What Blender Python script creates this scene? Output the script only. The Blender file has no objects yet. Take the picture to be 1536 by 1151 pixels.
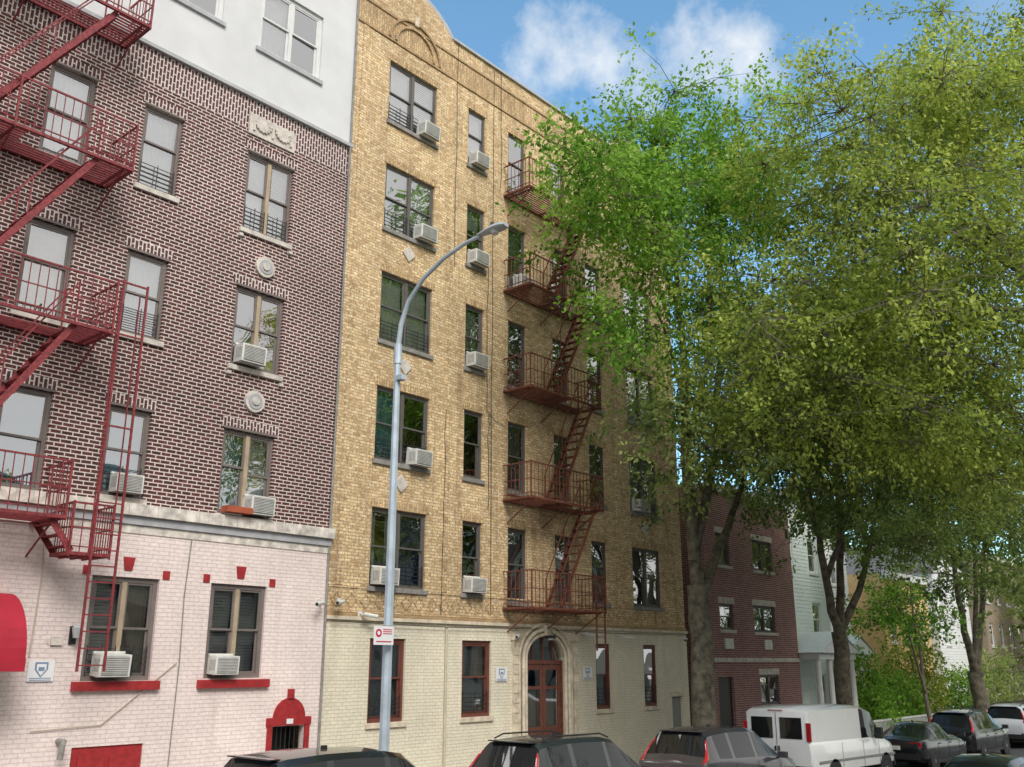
import bpy, math, random
import numpy as np
from mathutils import Vector, Matrix
random.seed(11); rng=np.random.default_rng(11)
D=bpy.data; S=bpy.context.scene; COL=bpy.context.collection

# ------------------------------------------------------------------ materials
def newmat(name):
    m=D.materials.new(name); m.use_nodes=True; nt=m.node_tree; nt.nodes.clear()
    o=nt.nodes.new('ShaderNodeOutputMaterial'); b=nt.nodes.new('ShaderNodeBsdfPrincipled')
    nt.links.new(b.outputs[0],o.inputs[0]); return m,nt,b,o
def N(nt,t,**kw):
    n=nt.nodes.new(t)
    for k,v in kw.items():
        if k in n.inputs: n.inputs[k].default_value=v
        else: setattr(n,k,v)
    return n
def rgba(c): return (c[0],c[1],c[2],1)
def math_(nt,op,a,b=None,c=None,clamp=False):
    n=nt.nodes.new('ShaderNodeMath'); n.operation=op; n.use_clamp=clamp
    for i,v in enumerate((a,b,c)):
        if v is None: continue
        if isinstance(v,(int,float)): n.inputs[i].default_value=v
        else: nt.links.new(v,n.inputs[i])
    return n.outputs[0]
def mixc(nt,fac,a,b,mode='MIX'):
    n=nt.nodes.new('ShaderNodeMix'); n.data_type='RGBA'; n.blend_type=mode
    for i,v in ((0,fac),(6,a),(7,b)):
        if isinstance(v,(int,float)): n.inputs[i].default_value=v
        elif isinstance(v,tuple): n.inputs[i].default_value=rgba(v)
        else: nt.links.new(v,n.inputs[i])
    return n.outputs[2]
def maprange(nt,v,a,b,c,d):
    n=nt.nodes.new('ShaderNodeMapRange'); nt.links.new(v,n.inputs[0])
    for i,x in enumerate((a,b,c,d)): n.inputs[i+1].default_value=x
    return n.outputs[0]
def mat(name,col,rough=.6,metal=0.,var=.15,ns=4.,bump=0.,bs=40.,coat=0.,spec=.5):
    m,nt,b,o=newmat(name)
    tc=N(nt,'ShaderNodeTexCoord'); n1=N(nt,'ShaderNodeTexNoise',Scale=ns,Detail=3.,Roughness=.6)
    nt.links.new(tc.outputs['Object'],n1.inputs['Vector'])
    f=maprange(nt,n1.outputs[0],.3,.7,1-var,1+var)
    hs=N(nt,'ShaderNodeHueSaturation'); hs.inputs['Color'].default_value=rgba(col); nt.links.new(f,hs.inputs['Value'])
    nt.links.new(hs.outputs[0],b.inputs['Base Color'])
    b.inputs['Roughness'].default_value=rough; b.inputs['Metallic'].default_value=metal
    b.inputs['Coat Weight'].default_value=coat; b.inputs['Coat Roughness'].default_value=.04
    b.inputs['Specular IOR Level'].default_value=spec
    if bump>0:
        n2=N(nt,'ShaderNodeTexNoise',Scale=bs,Detail=2.); nt.links.new(tc.outputs['Object'],n2.inputs['Vector'])
        bp=N(nt,'ShaderNodeBump',Strength=bump,Distance=.01); nt.links.new(n2.outputs[0],bp.inputs['Height']); nt.links.new(bp.outputs[0],b.inputs['Normal'])
    return m
def brick_mat(name,c1,c2,mo,bw=.215,rh=.075,ms=.011,soldier=False,stain=.3,bump=.6,rough=.85,bias=0.,speck=.25,c3=None,stc=(.03,.02,.015),broad=(.84,1.12)):
    m,nt,b,o=newmat(name)
    tc=N(nt,'ShaderNodeTexCoord'); sp=N(nt,'ShaderNodeSeparateXYZ'); nt.links.new(tc.outputs['Object'],sp.inputs[0])
    h=math_(nt,'ADD',sp.outputs[0],sp.outputs[1]); cb=N(nt,'ShaderNodeCombineXYZ')
    a,c=(h,sp.outputs[2]) if not soldier else (sp.outputs[2],h)
    nt.links.new(a,cb.inputs[0]); nt.links.new(c,cb.inputs[1])
    nw=N(nt,'ShaderNodeTexNoise',Scale=1.3,Detail=1.); nt.links.new(tc.outputs['Object'],nw.inputs['Vector'])
    vm=N(nt,'ShaderNodeVectorMath'); vm.operation='MULTIPLY_ADD'; nt.links.new(nw.outputs['Color'],vm.inputs[0]); vm.inputs[1].default_value=(.03,.022,0); nt.links.new(cb.outputs[0],vm.inputs[2])
    br=N(nt,'ShaderNodeTexBrick'); nt.links.new(vm.outputs[0],br.inputs['Vector'])
    br.inputs['Color1'].default_value=rgba(c1); br.inputs['Color2'].default_value=rgba(c2); br.inputs['Mortar'].default_value=rgba(mo)
    br.inputs['Scale'].default_value=1.; br.inputs['Mortar Size'].default_value=ms; br.inputs['Mortar Smooth'].default_value=.2
    br.inputs['Bias'].default_value=bias; br.inputs['Brick Width'].default_value=bw; br.inputs['Row Height'].default_value=rh
    col=br.outputs['Color']
    n1=N(nt,'ShaderNodeTexNoise',Scale=7.,Detail=2.); nt.links.new(tc.outputs['Object'],n1.inputs['Vector'])
    if c3:
        mk=math_(nt,'MULTIPLY',maprange(nt,n1.outputs[0],.52,.62,0,1),math_(nt,'SUBTRACT',1.,br.outputs['Fac']))
        col=mixc(nt,math_(nt,'MULTIPLY',mk,.7),col,c3)
    n2=N(nt,'ShaderNodeTexNoise',Scale=20.,Detail=2.); nt.links.new(tc.outputs['Object'],n2.inputs['Vector'])
    n3=N(nt,'ShaderNodeTexNoise',Scale=.45,Detail=4.,Roughness=.65); nt.links.new(tc.outputs['Object'],n3.inputs['Vector'])
    mp=N(nt,'ShaderNodeMapping'); mp.inputs['Scale'].default_value=(2.6,2.6,.22); nt.links.new(tc.outputs['Object'],mp.inputs[0])
    n4=N(nt,'ShaderNodeTexNoise',Scale=1.,Detail=4.,Roughness=.7); nt.links.new(mp.outputs[0],n4.inputs['Vector'])
    st=math_(nt,'MULTIPLY',maprange(nt,n4.outputs[0],.5,.72,0,1),maprange(nt,n3.outputs[0],.42,.62,.2,1))
    st=math_(nt,'MULTIPLY',st,stain,clamp=True)
    col=mixc(nt,st,col,stc)
    f=math_(nt,'MULTIPLY',maprange(nt,n2.outputs[0],.3,.7,1-speck,1+speck),maprange(nt,n3.outputs[0],.3,.7,broad[0],broad[1]))
    g=N(nt,'ShaderNodeCombineColor')
    for i in range(3): nt.links.new(f,g.inputs[i])
    col=mixc(nt,1.,col,g.outputs[0],'MULTIPLY')
    nt.links.new(col,b.inputs['Base Color']); b.inputs['Roughness'].default_value=rough
    bp=N(nt,'ShaderNodeBump',Strength=bump,Distance=.008); bp.invert=True; nt.links.new(br.outputs['Fac'],bp.inputs['Height']); nt.links.new(bp.outputs[0],b.inputs['Normal'])
    return m

M={}
M['maroon']=brick_mat('maroon_brick',(.105,.030,.026),(.048,.016,.015),(.66,.57,.52),bw=.205,rh=.077,ms=.0115,stain=.25,bump=.25,c3=(.15,.05,.04))
M['maroon_s']=brick_mat('maroon_brick_soldier',(.13,.05,.045),(.08,.032,.03),(.70,.62,.58),bw=.205,rh=.08,ms=.014,soldier=True,stain=.2,bump=.3)
M['tan']=brick_mat('tan_brick',(.84,.62,.34),(.50,.32,.15),(.44,.33,.21),bw=.21,rh=.075,ms=.011,stain=.65,bump=.5,speck=.34,c3=(.86,.70,.46),stc=(.19,.115,.065),broad=(.80,1.14))
M['tan_s']=brick_mat('tan_brick_soldier',(.72,.51,.27),(.44,.28,.14),(.38,.28,.17),bw=.21,rh=.08,ms=.011,soldier=True,stain=.6,speck=.35,stc=(.12,.07,.04))
M['tan_d']=brick_mat('tan_brick_dark',(.48,.31,.15),(.34,.21,.1),(.44,.34,.22),bw=.21,rh=.075,ms=.009,stain=.4)
M['cream']=brick_mat('cream_painted_brick',(.83,.76,.60),(.80,.73,.57),(.68,.61,.46),bw=.21,rh=.075,ms=.008,stain=.35,speck=.08,bump=.8,rough=.6,stc=(.40,.33,.22))
M['pink']=brick_mat('pink_painted_brick',(.86,.73,.68),(.83,.70,.65),(.73,.60,.56),bw=.21,rh=.075,ms=.008,stain=.35,speck=.08,bump=.8,rough=.6,stc=(.48,.38,.33))
M['redbrick']=brick_mat('red_brick',(.30,.11,.10),(.18,.065,.06),(.46,.36,.33),stain=.2)
M['buff']=brick_mat('buff_brick',(.42,.32,.22),(.34,.25,.17),(.4,.34,.27),stain=.3)
M['stucco']=mat('grey_stucco',(.66,.66,.66),.9,var=.06,ns=1.2,bump=.25,bs=60)
M['stone']=mat('limestone',(.58,.53,.47),.85,var=.25,ns=6,bump=.3)
M['stone_w']=mat('weathered_cornice',(.66,.60,.53),.85,var=.4,ns=5,bump=.4,bs=20)
M['creamstone']=mat('cream_stone',(.64,.55,.42),.8,var=.25,ns=5,bump=.3)
M['sillgray']=mat('grey_sill',(.26,.245,.225),.8,var=.25,ns=8)
M['copgray']=mat('coping_metal',(.42,.42,.43),.6,var=.15)
M['redpaint']=mat('red_paint',(.34,.022,.024),.6,var=.25,ns=8,bump=.2)
M['awning']=mat('red_canvas',(.38,.012,.03),.8,var=.1)
M['frame_br']=mat('bronze_window_frame',(.18,.15,.135),.5,var=.12)
M['frame_dk']=mat('dark_window_frame',(.12,.11,.10),.5,var=.12)
M['frame_wh']=mat('white_window_frame',(.7,.7,.68),.5,var=.06)
M['frame_rd']=mat('red_brown_window_frame',(.15,.05,.035),.5,var=.2)
M['tanframe']=mat('tan_mullion',(.42,.33,.22),.5,var=.15)
M['wood']=mat('red_brown_door',(.15,.05,.032),.45,var=.3,ns=9)
M['dark']=mat('dark_interior',(.03,.03,.032),.9)
M['black']=mat('black_plastic',(.02,.02,.02),.5)
M['asphalt']=mat('asphalt',(.05,.05,.052),.9,var=.25,ns=2.,bump=.4,bs=80)
M['concrete']=mat('concrete',(.36,.35,.33),.9,var=.15,ns=1.5,bump=.2)
M['dirt']=mat('ground_soil',(.09,.08,.05),.95,var=.3,ns=.5)
M['paintw']=mat('white_road_paint',(.7,.7,.68),.7,var=.2,ns=20)
M['ironred']=mat('red_painted_iron',(.22,.03,.034),.6,var=.45,ns=14)
M['rust']=mat('rusty_brown_iron',(.17,.055,.032),.8,var=.5,ns=12)
M['ironblk']=mat('black_iron',(.03,.03,.03),.5)
M['galv']=mat('galvanised_pole',(.46,.53,.58),.45,metal=.2,var=.16,ns=3)
M['lampgray']=mat('lamp_housing',(.42,.44,.44),.5,var=.1)
M['lens']=mat('lamp_lens',(.55,.55,.5),.2)
M['acw']=mat('ac_white',(.68,.67,.62),.5,var=.16,ns=6)
M['acg']=mat('ac_grille',(.25,.25,.24),.6,var=.1)
M['signw']=mat('sign_white',(.8,.8,.8),.4,var=.04)
M['signr']=mat('sign_red',(.55,.02,.06),.4,var=.04)
M['signb']=mat('sign_blue',(.2,.27,.4),.4,var=.04)
M['bark']=mat('bark',(.17,.14,.11),.95,var=.5,ns=9,bump=.9,bs=25)
M['barkd']=mat('bark_dark',(.14,.12,.085),.95,var=.6,ns=5,bump=.9,bs=22)
M['mint']=mat('mint_clapboard',(.72,.79,.76),.7,var=.06)
M['whitew']=mat('white_clapboard',(.8,.81,.81),.7,var=.06)
M['orange']=mat('orange_stucco',(.78,.52,.24),.8,var=.08)
M['roof']=mat('roof_shingle',(.13,.12,.12),.9,var=.2)
M['cable']=mat('cable_black',(.03,.03,.03),.6)
M['pipe']=mat('beige_pipe',(.5,.44,.34),.6)
M['rubber']=mat('tyre_rubber',(.02,.02,.02),.8)
M['alloy']=mat('alloy_wheel',(.45,.45,.46),.3,metal=.8)
M['tail']=mat('tail_light_red',(.42,.01,.015),.12,coat=1.)
M['headl']=mat('headlight',(.6,.62,.65),.1,coat=1.)
M['plate']=mat('yellow_plate',(.75,.5,.05),.5)
M['platew']=mat('white_plate',(.75,.75,.7),.5)
for n,c in (('c_white',(.82,.82,.80)),('c_cream',(.72,.66,.56)),('c_blue',(.08,.42,.54)),('c_red',(.40,.05,.07)),('c_grey',(.38,.39,.41)),('c_navy',(.05,.11,.33))):
    M[n]=mat('curtain_'+n[2:],c,.9,var=.16,ns=2.)
M['flower']=mat('terracotta',(.4,.09,.04),.7)

def glassmat(name,refl,tint,rough=.015,wob=.5):
    m,nt,b,o=newmat(name); nt.nodes.remove(b)
    tr=N(nt,'ShaderNodeBsdfTransparent'); tr.inputs[0].default_value=rgba(tint)
    gl=N(nt,'ShaderNodeBsdfGlossy',Roughness=rough); gl.inputs['Color'].default_value=(.98,.98,1,1)
    lw=N(nt,'ShaderNodeLayerWeight',Blend=.35)
    f=maprange(nt,lw.outputs['Fresnel'],0.,1.,refl,1.)
    tc=N(nt,'ShaderNodeTexCoord'); nz=N(nt,'ShaderNodeTexNoise',Scale=1.1,Detail=0.); nt.links.new(tc.outputs['Object'],nz.inputs['Vector'])
    bp=N(nt,'ShaderNodeBump',Strength=wob,Distance=.04); nt.links.new(nz.outputs[0],bp.inputs['Height']); nt.links.new(bp.outputs[0],gl.inputs['Normal'])
    mx=N(nt,'ShaderNodeMixShader'); nt.links.new(f,mx.inputs[0]); nt.links.new(tr.outputs[0],mx.inputs[1]); nt.links.new(gl.outputs[0],mx.inputs[2])
    nt.links.new(mx.outputs[0],o.inputs[0]); return m
M['glass']=glassmat('window_glass',.38,(.9,.92,.92))
M['glass_dk']=mat('tinted_car_glass',(.012,.014,.015),.04,var=0.,spec=.4)

# ------------------------------------------------------------------ mesh builder
class MB:
    def __init__(s): s.v=[]; s.f=[]; s.m=[]; s.mats=[]
    def mi(s,k):
        if k not in s.mats: s.mats.append(k)
        return s.mats.index(k)
    def face(s,pts,k):
        n=len(s.v); s.v+= [tuple(p) for p in pts]; s.f.append(tuple(range(n,n+len(pts)))); s.m.append(s.mi(k))
    def box(s,x0,x1,y0,y1,z0,z1,k):
        n=len(s.v); s.v+=[(x,y,z) for x in (x0,x1) for y in (y0,y1) for z in (z0,z1)]
        i=s.mi(k)
        for q in ((0,1,3,2),(4,6,7,5),(0,4,5,1),(2,3,7,6),(0,2,6,4),(1,5,7,3)):
            s.f.append(tuple(n+a for a in q)); s.m.append(i)
    def obox(s,c,ax,ay,az,k):
        c=Vector(c);ax=Vector(ax);ay=Vector(ay);az=Vector(az); n=len(s.v)
        s.v+=[tuple(c+ax*a+ay*b+az*d) for a in (-1,1) for b in (-1,1) for d in (-1,1)]; i=s.mi(k)
        for q in ((0,1,3,2),(4,6,7,5),(0,4,5,1),(2,3,7,6),(0,2,6,4),(1,5,7,3)):
            s.f.append(tuple(n+a for a in q)); s.m.append(i)
    def tube(s,pts,rad,k,sides=6,cap=True):
        pts=[Vector(p) for p in pts]; 
        if not isinstance(rad,(list,tuple)): rad=[rad]*len(pts)
        n0=len(s.v); i=s.mi(k); prev=None
        for j,p in enumerate(pts):
            d=(pts[min(j+1,len(pts)-1)]-pts[max(j-1,0)]); d.normalize()
            if prev is None:
                a=Vector((0,0,1)) if abs(d.z)<.9 else Vector((0,1,0))
                u=d.cross(a).normalized()
            else:
                u=(prev-d*prev.dot(d)); 
                u=u.normalized() if u.length>1e-5 else d.orthogonal().normalized()
            prev=u; w=d.cross(u)
            for t in range(sides):
                an=2*math.pi*(t+.5)/sides
                s.v.append(tuple(p+(u*math.cos(an)+w*math.sin(an))*rad[j]))
        for j in range(len(pts)-1):
            for t in range(sides):
                a=n0+j*sides+t; b_=n0+j*sides+(t+1)%sides
                s.f.append((a,b_,b_+sides,a+sides)); s.m.append(i)
        if cap:
            s.f.append(tuple(n0+t for t in range(sides))[::-1]); s.m.append(i)
            e=n0+(len(pts)-1)*sides; s.f.append(tuple(e+t for t in range(sides))); s.m.append(i)
    def bar(s,p,q,t,k): s.tube([p,q],t*.7071,k,sides=4)
    def disc(s,c,ax,r,k,seg=20,h=.02):
        c=Vector(c); ax=Vector(ax).normalized(); s.tube([c-ax*h/2,c+ax*h/2],r,k,sides=seg)
    def obj(s,name,parent=None,smooth=False,bevel=0,angle=35):
        me=D.meshes.new(name); me.from_pydata(s.v,[],s.f)
        for k in s.mats: me.materials.append(M[k])
        me.polygons.foreach_set('material_index',s.m); me.update()
        if smooth:
            me.polygons.foreach_set('use_smooth',[True]*len(me.polygons)); me.set_sharp_from_angle(angle=math.radians(angle))
        o=D.objects.new(name,me); COL.objects.link(o)
        if parent: o.parent=parent
        if bevel:
            b=o.modifiers.new('bevel','BEVEL'); b.width=bevel; b.segments=2; b.limit_method='ANGLE'
        return o
def empty(name,loc=(0,0,0)):
    o=D.objects.new(name,None); o.location=loc; o.empty_display_size=.2; COL.objects.link(o); return o
def gz(x):
    x=min(max(x,-20),36); return -.018*(x-14)

# ------------------------------------------------------------------ building kit
Y=17.0
def wall(mb,x0,x1,z0,z1,y,ops,k,depth=.16,rk=None):
    xs=sorted({x0,x1,*[a for o in ops for a in (o[0],o[1]) if x0<a<x1]}); zs=sorted({z0,z1,*[a for o in ops for a in (o[2],o[3]) if z0<a<z1]})
    for i in range(len(xs)-1):
        for j in range(len(zs)-1):
            cx=(xs[i]+xs[i+1])/2; cz=(zs[j]+zs[j+1])/2
            if any(o[0]<cx<o[1] and o[2]<cz<o[3] for o in ops): continue
            mb.face([(xs[i],y,zs[j]),(xs[i+1],y,zs[j]),(xs[i+1],y,zs[j+1]),(xs[i],y,zs[j+1])],k)
    rk=rk or k
    for a,b,c,d in ops:
        if c<z0-.01 or c>=z1: continue
        y2=y+depth
        mb.face([(a,y,c),(a,y,d),(a,y2,d),(a,y2,c)],rk); mb.face([(b,y,c),(b,y2,c),(b,y2,d),(b,y,d)],rk)
        mb.face([(a,y,d),(b,y,d),(b,y2,d),(a,y2,d)],rk); mb.face([(a,y,c),(a,y2,c),(b,y2,c),(b,y,c)],rk)
def curtain(mb,x0,x1,z0,z1,y,k,folds=7,amp=.025):
    n=folds*4; 
    for i in range(n):
        a=x0+(x1-x0)*i/n; b=x0+(x1-x0)*(i+1)/n
        ya=y+amp*math.sin(i*math.pi/2+.3); yb=y+amp*math.sin((i+1)*math.pi/2+.3)
        mb.face([(a,ya,z0),(b,yb,z0),(b,yb,z1),(a,ya,z1)],k)
def blind(mb,x0,x1,z0,z1,y,k):
    n=max(2,int((z1-z0)/.06))
    for i in range(n):
        a=z0+(z1-z0)*i/n; b=z0+(z1-z0)*(i+.93)/n
        mb.face([(x0,y,a),(x1,y,a),(x1,y+.02,b),(x0,y+.02,b)],k)
class Bld:
    def __init__(s,name): s.e=empty(name); s.w=MB(); s.fr=MB(); s.gl=MB(); s.cu=MB(); s.tr=MB()
    def finish(s,tb=.008):
        s.w.obj('walls',s.e); s.fr.obj('window_frames',s.e); s.gl.obj('window_glass',s.e); s.cu.obj('curtains_and_blinds',s.e); s.tr.obj('trim',s.e,bevel=tb)
def window(B,x0,x1,z0,z1,y=Y,units=1,fk='frame_dk',cur=None,mk=None,sill='sillgray',guard=False,t=.06,depth=.0,lint=None,single=False):
    f=B.fr; ya=y+.06+depth; yb=y+.155+depth; mk=mk or fk
    f.box(x0,x0+t,ya,yb,z0,z1,fk); f.box(x1-t,x1,ya,yb,z0,z1,fk); f.box(x0+t,x1-t,ya,yb,z1-t,z1,fk); f.box(x0+t,x1-t,ya,yb,z0,z0+t,fk)
    W=(x1-x0-2*t); mull=.09; uw=(W-mull*(units-1))/units
    for u in range(units):
        a=x0+t+u*(uw+mull); b=a+uw
        if u: f.box(a-mull,a,ya-.01,yb-.002,z0+t,z1-t,mk)
        zm=(z0+z1)/2+random.uniform(-.02,.03); st=.04
        if random.random()<.12: zm+=.12
        segs=[(z1-t,zm,ya+.015,ya+.045),(zm+.045,z0+t,ya+.05,ya+.08)]
        for (zt,zb_,y0_,y1_) in segs:
            f.box(a,a+st,y0_,y1_,zb_,zt,fk); f.box(b-st,b,y0_,y1_,zb_,zt,fk); f.box(a+st,b-st,y0_,y1_,zt-st,zt,fk); f.box(a+st,b-st,y0_,y1_,zb_,zb_+st,fk)
            yg=(y0_+y1_)/2; j1,j2=random.uniform(-.008,.008),random.uniform(-.010,.010)
            B.gl.face([(a+st,yg-j1,zb_+st),(b-st,yg+j1,zb_+st),(b-st,yg+j1+j2,zt-st),(a+st,yg-j1+j2,zt-st)],'glass')
        c=cur if cur is not None else random.choice(['wb','wb','w','w','cr','half','n','w','g','sh'])
        if isinstance(c,(list,tuple)): c=c[u%len(c)]
        yc=yb+.06
        if c=='wb': blind(B.cu,a,b,z0+t+(z1-z0)*random.choice([0,0,.3,.5]),z1-t,yc,'c_white')
        elif c=='w': curtain(B.cu,a,b,z0+t,z1-t,yc,'c_white')
        elif c=='cr': curtain(B.cu,a,b,z0+t,z1-t,yc,'c_cream')
        elif c=='g': curtain(B.cu,a,b,z0+t,z1-t,yc,'c_grey')
        elif c=='b': curtain(B.cu,a,b,z0+t,z1-t,yc,'c_blue')
        elif c=='bl': curtain(B.cu,a,b,z0+t,z1-t,yc,'c_navy')
        elif c=='r': curtain(B.cu,a+(b-a)*.2,b,z0+t,z1-t,yc,'c_red')
        elif c=='half': curtain(B.cu,a,a+(b-a)*.3,z0+t,z1-t,yc,'c_white',3); curtain(B.cu,b-(b-a)*.3,b,z0+t,z1-t,yc,'c_white',3)
        elif c=='sh': B.cu.face([(a,yc,z1-(z1-z0)*random.uniform(.25,.5)),(b,yc,z1-(z1-z0)*.35),(b,yc,z1-t),(a,yc,z1-t)],'c_white')
        if guard:
            for g in range(5): f.bar((a,y+.05+depth,z0+t+.06+g*.1),(b,y+.05+depth,z0+t+.06+g*.1),.014,'ironblk')
            for g in (.0,.5,1.): f.bar((a+(b-a)*g,y+.048+depth,z0+t),(a+(b-a)*g,y+.048+depth,z0+t+.52),.014,'ironblk')
    if sill: B.tr.box(x0-.06,x1+.06,y-.06,y+.058+depth,z0-.11,z0-.002,sill)
    if lint: B.tr.box(x0-.08,x1+.08,y-.012,y+.05,z1+.002,z1+.22,lint)

# ================================================================== maroon building
B1=Bld('maroon_brick_apartment_building')
X0,X1=-4.,13.4
rows=[(5.9,7.65),(9.05,10.82),(12.2,14.07)]
ops=[]; wins=[]
for ri,(a,b) in enumerate(rows):
    for c0,c1 in ((-2.5,-1.6),(.2,1.4),(3.6,4.5),(6.15,7.05)):
        zb=a-.05
        ops.append((c0,c1,zb,b)); wins.append((c0,c1,zb,b,1,['b','cr','w'][ri] if c0>6 else None,False))
    ops.append((8.08,8.95,a+.05,b)); wins.append((8.08,8.95,a+.05,b,1,['b','w','w'][ri],ri>=0))
    ops.append((10.55,11.8,a-.02,b)); wins.append((10.55,11.8,a-.02,b,2,[['b','w'],['g','r'],['w','wb']][ri],ri==2))
gops=[(8.15,9.45,2.68,4.5),(10.55,11.85,2.7,4.5),(3.0,4.3,2.68,4.5),(12.2,13.0,-1,1.75),(8.15,9.45,-.2,1.6)]
tops=[(10.55,12.35,16.78,18.6),(7.8,9.6,16.9,18.6),(3.5,5.3,16.9,18.6)]
wall(B1.w,X0,X1,5.3,14.62,Y,[o for o in ops],'maroon')
wall(B1.w,X0,X1,14.62,15.38,Y,[],'maroon_s')
wall(B1.w,X0,X1,-1.,5.3,Y-.03,gops,'pink')
wall(B1.w,X0,X1,15.38,20.6,Y-.02,tops,'stucco')
B1.tr.box(X0,X1+.05,Y-.09,Y+.1,15.38,15.47,'copgray')
B1.w.box(X0,X1,Y+14,Y+14.01,-1,20.6,'maroon')
B1.w.face([(X0,Y,-1),(X0,Y+14,-1),(X0,Y+14,20.6),(X0,Y,20.6)],'maroon'); B1.w.face([(X0,Y,20.5),(X1-.01,Y,20.5),(X1-.01,Y+14,20.5),(X0,Y+14,20.5)],'roof')
B1.w.face([(X1-.003,Y,15.4),(X1-.003,Y+14,15.4),(X1-.003,Y+14,20.6),(X1-.003,Y,20.6)],'stucco')
B1.w.face([(X0,Y+.9,-1),(X1-.02,Y+.9,-1),(X1-.02,Y+.9,20.4),(X0,Y+.9,20.4)],'dark')
for (a,b,c,d,u,cu,g) in wins:
    window(B1,a,b,c,d,units=u,fk='frame_br',mk='tanframe' if u==2 else None,cur=cu,guard=g,sill='stone',t=.07)
    B1.tr.box(a-.02,b+.02,Y-.02,Y+.04,d+.003,d+.05,'frame_br')
    B1.tr.box(a-.09,b+.09,Y-.008,Y+.04,d+.053,d+.25,'maroon_s')
for (a,b,c,d) in gops[:3]: window(B1,a,b,c,d,y=Y-.03,units=2,fk='frame_br',mk='tanframe',cur=['wb','wb'] if a>9 else ['wb','cr'],sill=None,t=.09,guard=(a<9))
for (a,b,c,d) in tops: window(B1,a,b,c,d,y=Y-.02,units=2,fk='frame_wh',cur=['w','n'],sill='copgray',t=.1)
for a,b in ((8.0,9.62),(10.42,12.02),(2.9,4.4)): B1.tr.box(a,b,Y-.12,Y+.03,2.52,2.675,'redpaint')
def keystone(mb,x,z,w0,w1,h,k,y=Y-.05):
    mb.face([(x-w0,y,z),(x+w0,y,z),(x+w1,y,z+h),(x-w1,y,z+h)],k)
    mb.face([(x-w1,y,z+h),(x+w1,y,z+h),(x+w1,y+.04,z+h),(x-w1,y+.04,z+h)],k)
    mb.face([(x+w0,y,z),(x+w0,y+.04,z),(x+w1,y+.04,z+h),(x+w1,y,z+h)],k); mb.face([(x-w0,y,z),(x-w1,y,z+h),(x-w1,y+.04,z+h),(x-w0,y+.04,z)],k)
    mb.face([(x-w0,y,z),(x-w0,y+.04,z),(x+w0,y+.04,z),(x+w0,y,z)],k)
for cx in (8.8,11.2):
    keystone(B1.tr,cx,4.62,.075,.115,.24,'redpaint')
    for s_ in (-1,1): B1.tr.box(cx+s_*.77-.07,cx+s_*.77+.07,Y-.05,Y-.028,4.5,4.66,'redpaint')
n=12
for i in range(n):
    a0=math.pi*i/n; a1=math.pi*(i+1)/n; c=(12.6,1.9)
    p=[(c[0]+r*math.cos(a),Y-.06,c[1]+r*math.sin(a)) for r,a in ((.0,a0),(.40,a0),(.40,a1),(.0,a1))]
    B1.tr.face(p,'redpaint'); q=[(c[0]+.4*math.cos(a),yy,c[1]+.4*math.sin(a)) for a,yy in ((a0,Y-.06),(a0,Y-.03),(a1,Y-.03),(a1,Y-.06))]; B1.tr.face(q,'redpaint')
B1.tr.box(12.05,13.15,Y-.07,Y-.028,1.76,1.92,'redpaint'); B1.tr.box(12.53,12.67,Y-.09,Y-.03,2.28,2.47,'redpaint')
B1.tr.box(12.08,12.2,Y-.065,Y-.028,-1,1.755,'redpaint'); B1.tr.box(13.0,13.12,Y-.065,Y-.028,-1,1.755,'redpaint')
B1.fr.box(12.2,13.0,Y+.5,Y+.56,-1,1.72,'ironblk')
for i in range(7): B1.fr.bar((12.27+i*.11,Y+.05,-1),(12.27+i*.11,Y+.05,1.74),.016,'ironblk')
B1.tr.box(12.52,12.68,Y-.085,Y-.072,1.79,1.89,'signw')
B1.fr.box(8.15,9.45,Y,Y+.05,-.2,1.6,'redpaint'); B1.fr.box(8.28,8.75,Y-.025,Y-.002,.2,1.45,'redpaint'); B1.fr.box(8.85,9.32,Y-.025,Y-.002,.2,1.45,'redpaint')
B1.tr.box(X0,X1+.06,Y-.16,Y+.02,5.62,5.84,'stone_w'); B1.tr.box(X0,X1+.03,Y-.09,Y+.02,5.46,5.617,'copgray'); B1.tr.box(X0,X1,Y-.05,Y+.02,5.3,5.457,'stone_w')
for i in range(60): 
    x=X0+.15+i*.29
    if x<X1: B1.tr.box(x,x+.008,Y-.165,Y-.158,5.62,5.84,'copgray')
B1.tr.box(10.5,11.75,Y-.04,Y+.01,14.5,15.02,'stone'); 
for cx in (10.85,11.4):
    for i in range(9):
        a=math.pi*(i)/8; B1.tr.disc((cx+.2*math.cos(a)-.0,Y-.055,14.86-.2*math.sin(a)),(0,1,0),.038,'stone',seg=8,h=.05)
for cx in (10.62,11.12,11.63): B1.tr.box(cx-.03,cx+.03,Y-.07,Y-.03,14.6,14.92,'stone')
for z in (11.42,8.33):
    B1.tr.disc((11.2,Y-.03,z),(0,1,0),.24,'stone',h=.08); B1.tr.disc((11.2,Y-.05,z),(0,1,0),.17,'copgray',h=.07); B1.tr.disc((11.2,Y-.07,z),(0,1,0),.09,'stone',seg=10,h=.08)
for z in (5.9,9.0,12.15): 
    for x in (10.52,11.83): B1.tr.box(x-.05,x+.05,Y-.07,Y+.02,z-.2,z-.13,'stone')
aw=MB(); n=10
for i in range(n):
    a0=math.pi/2*i/n; a1=math.pi/2*(i+1)/n
    y_0=Y-.05-1.0*math.sin(a0); z0_=3.05+1.05*math.cos(a0); y_1=Y-.05-1.0*math.sin(a1); z1_=3.05+1.05*math.cos(a1)
    aw.face([(4.8,y_0,z0_),(6.75,y_0,z0_),(6.75,y_1,z1_),(4.8,y_1,z1_)],'awning')
    for x in (4.8,6.75): aw.face([(x,Y-.05,3.05),(x,y_0,z0_),(x,y_1,z1_)],'awning')
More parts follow.
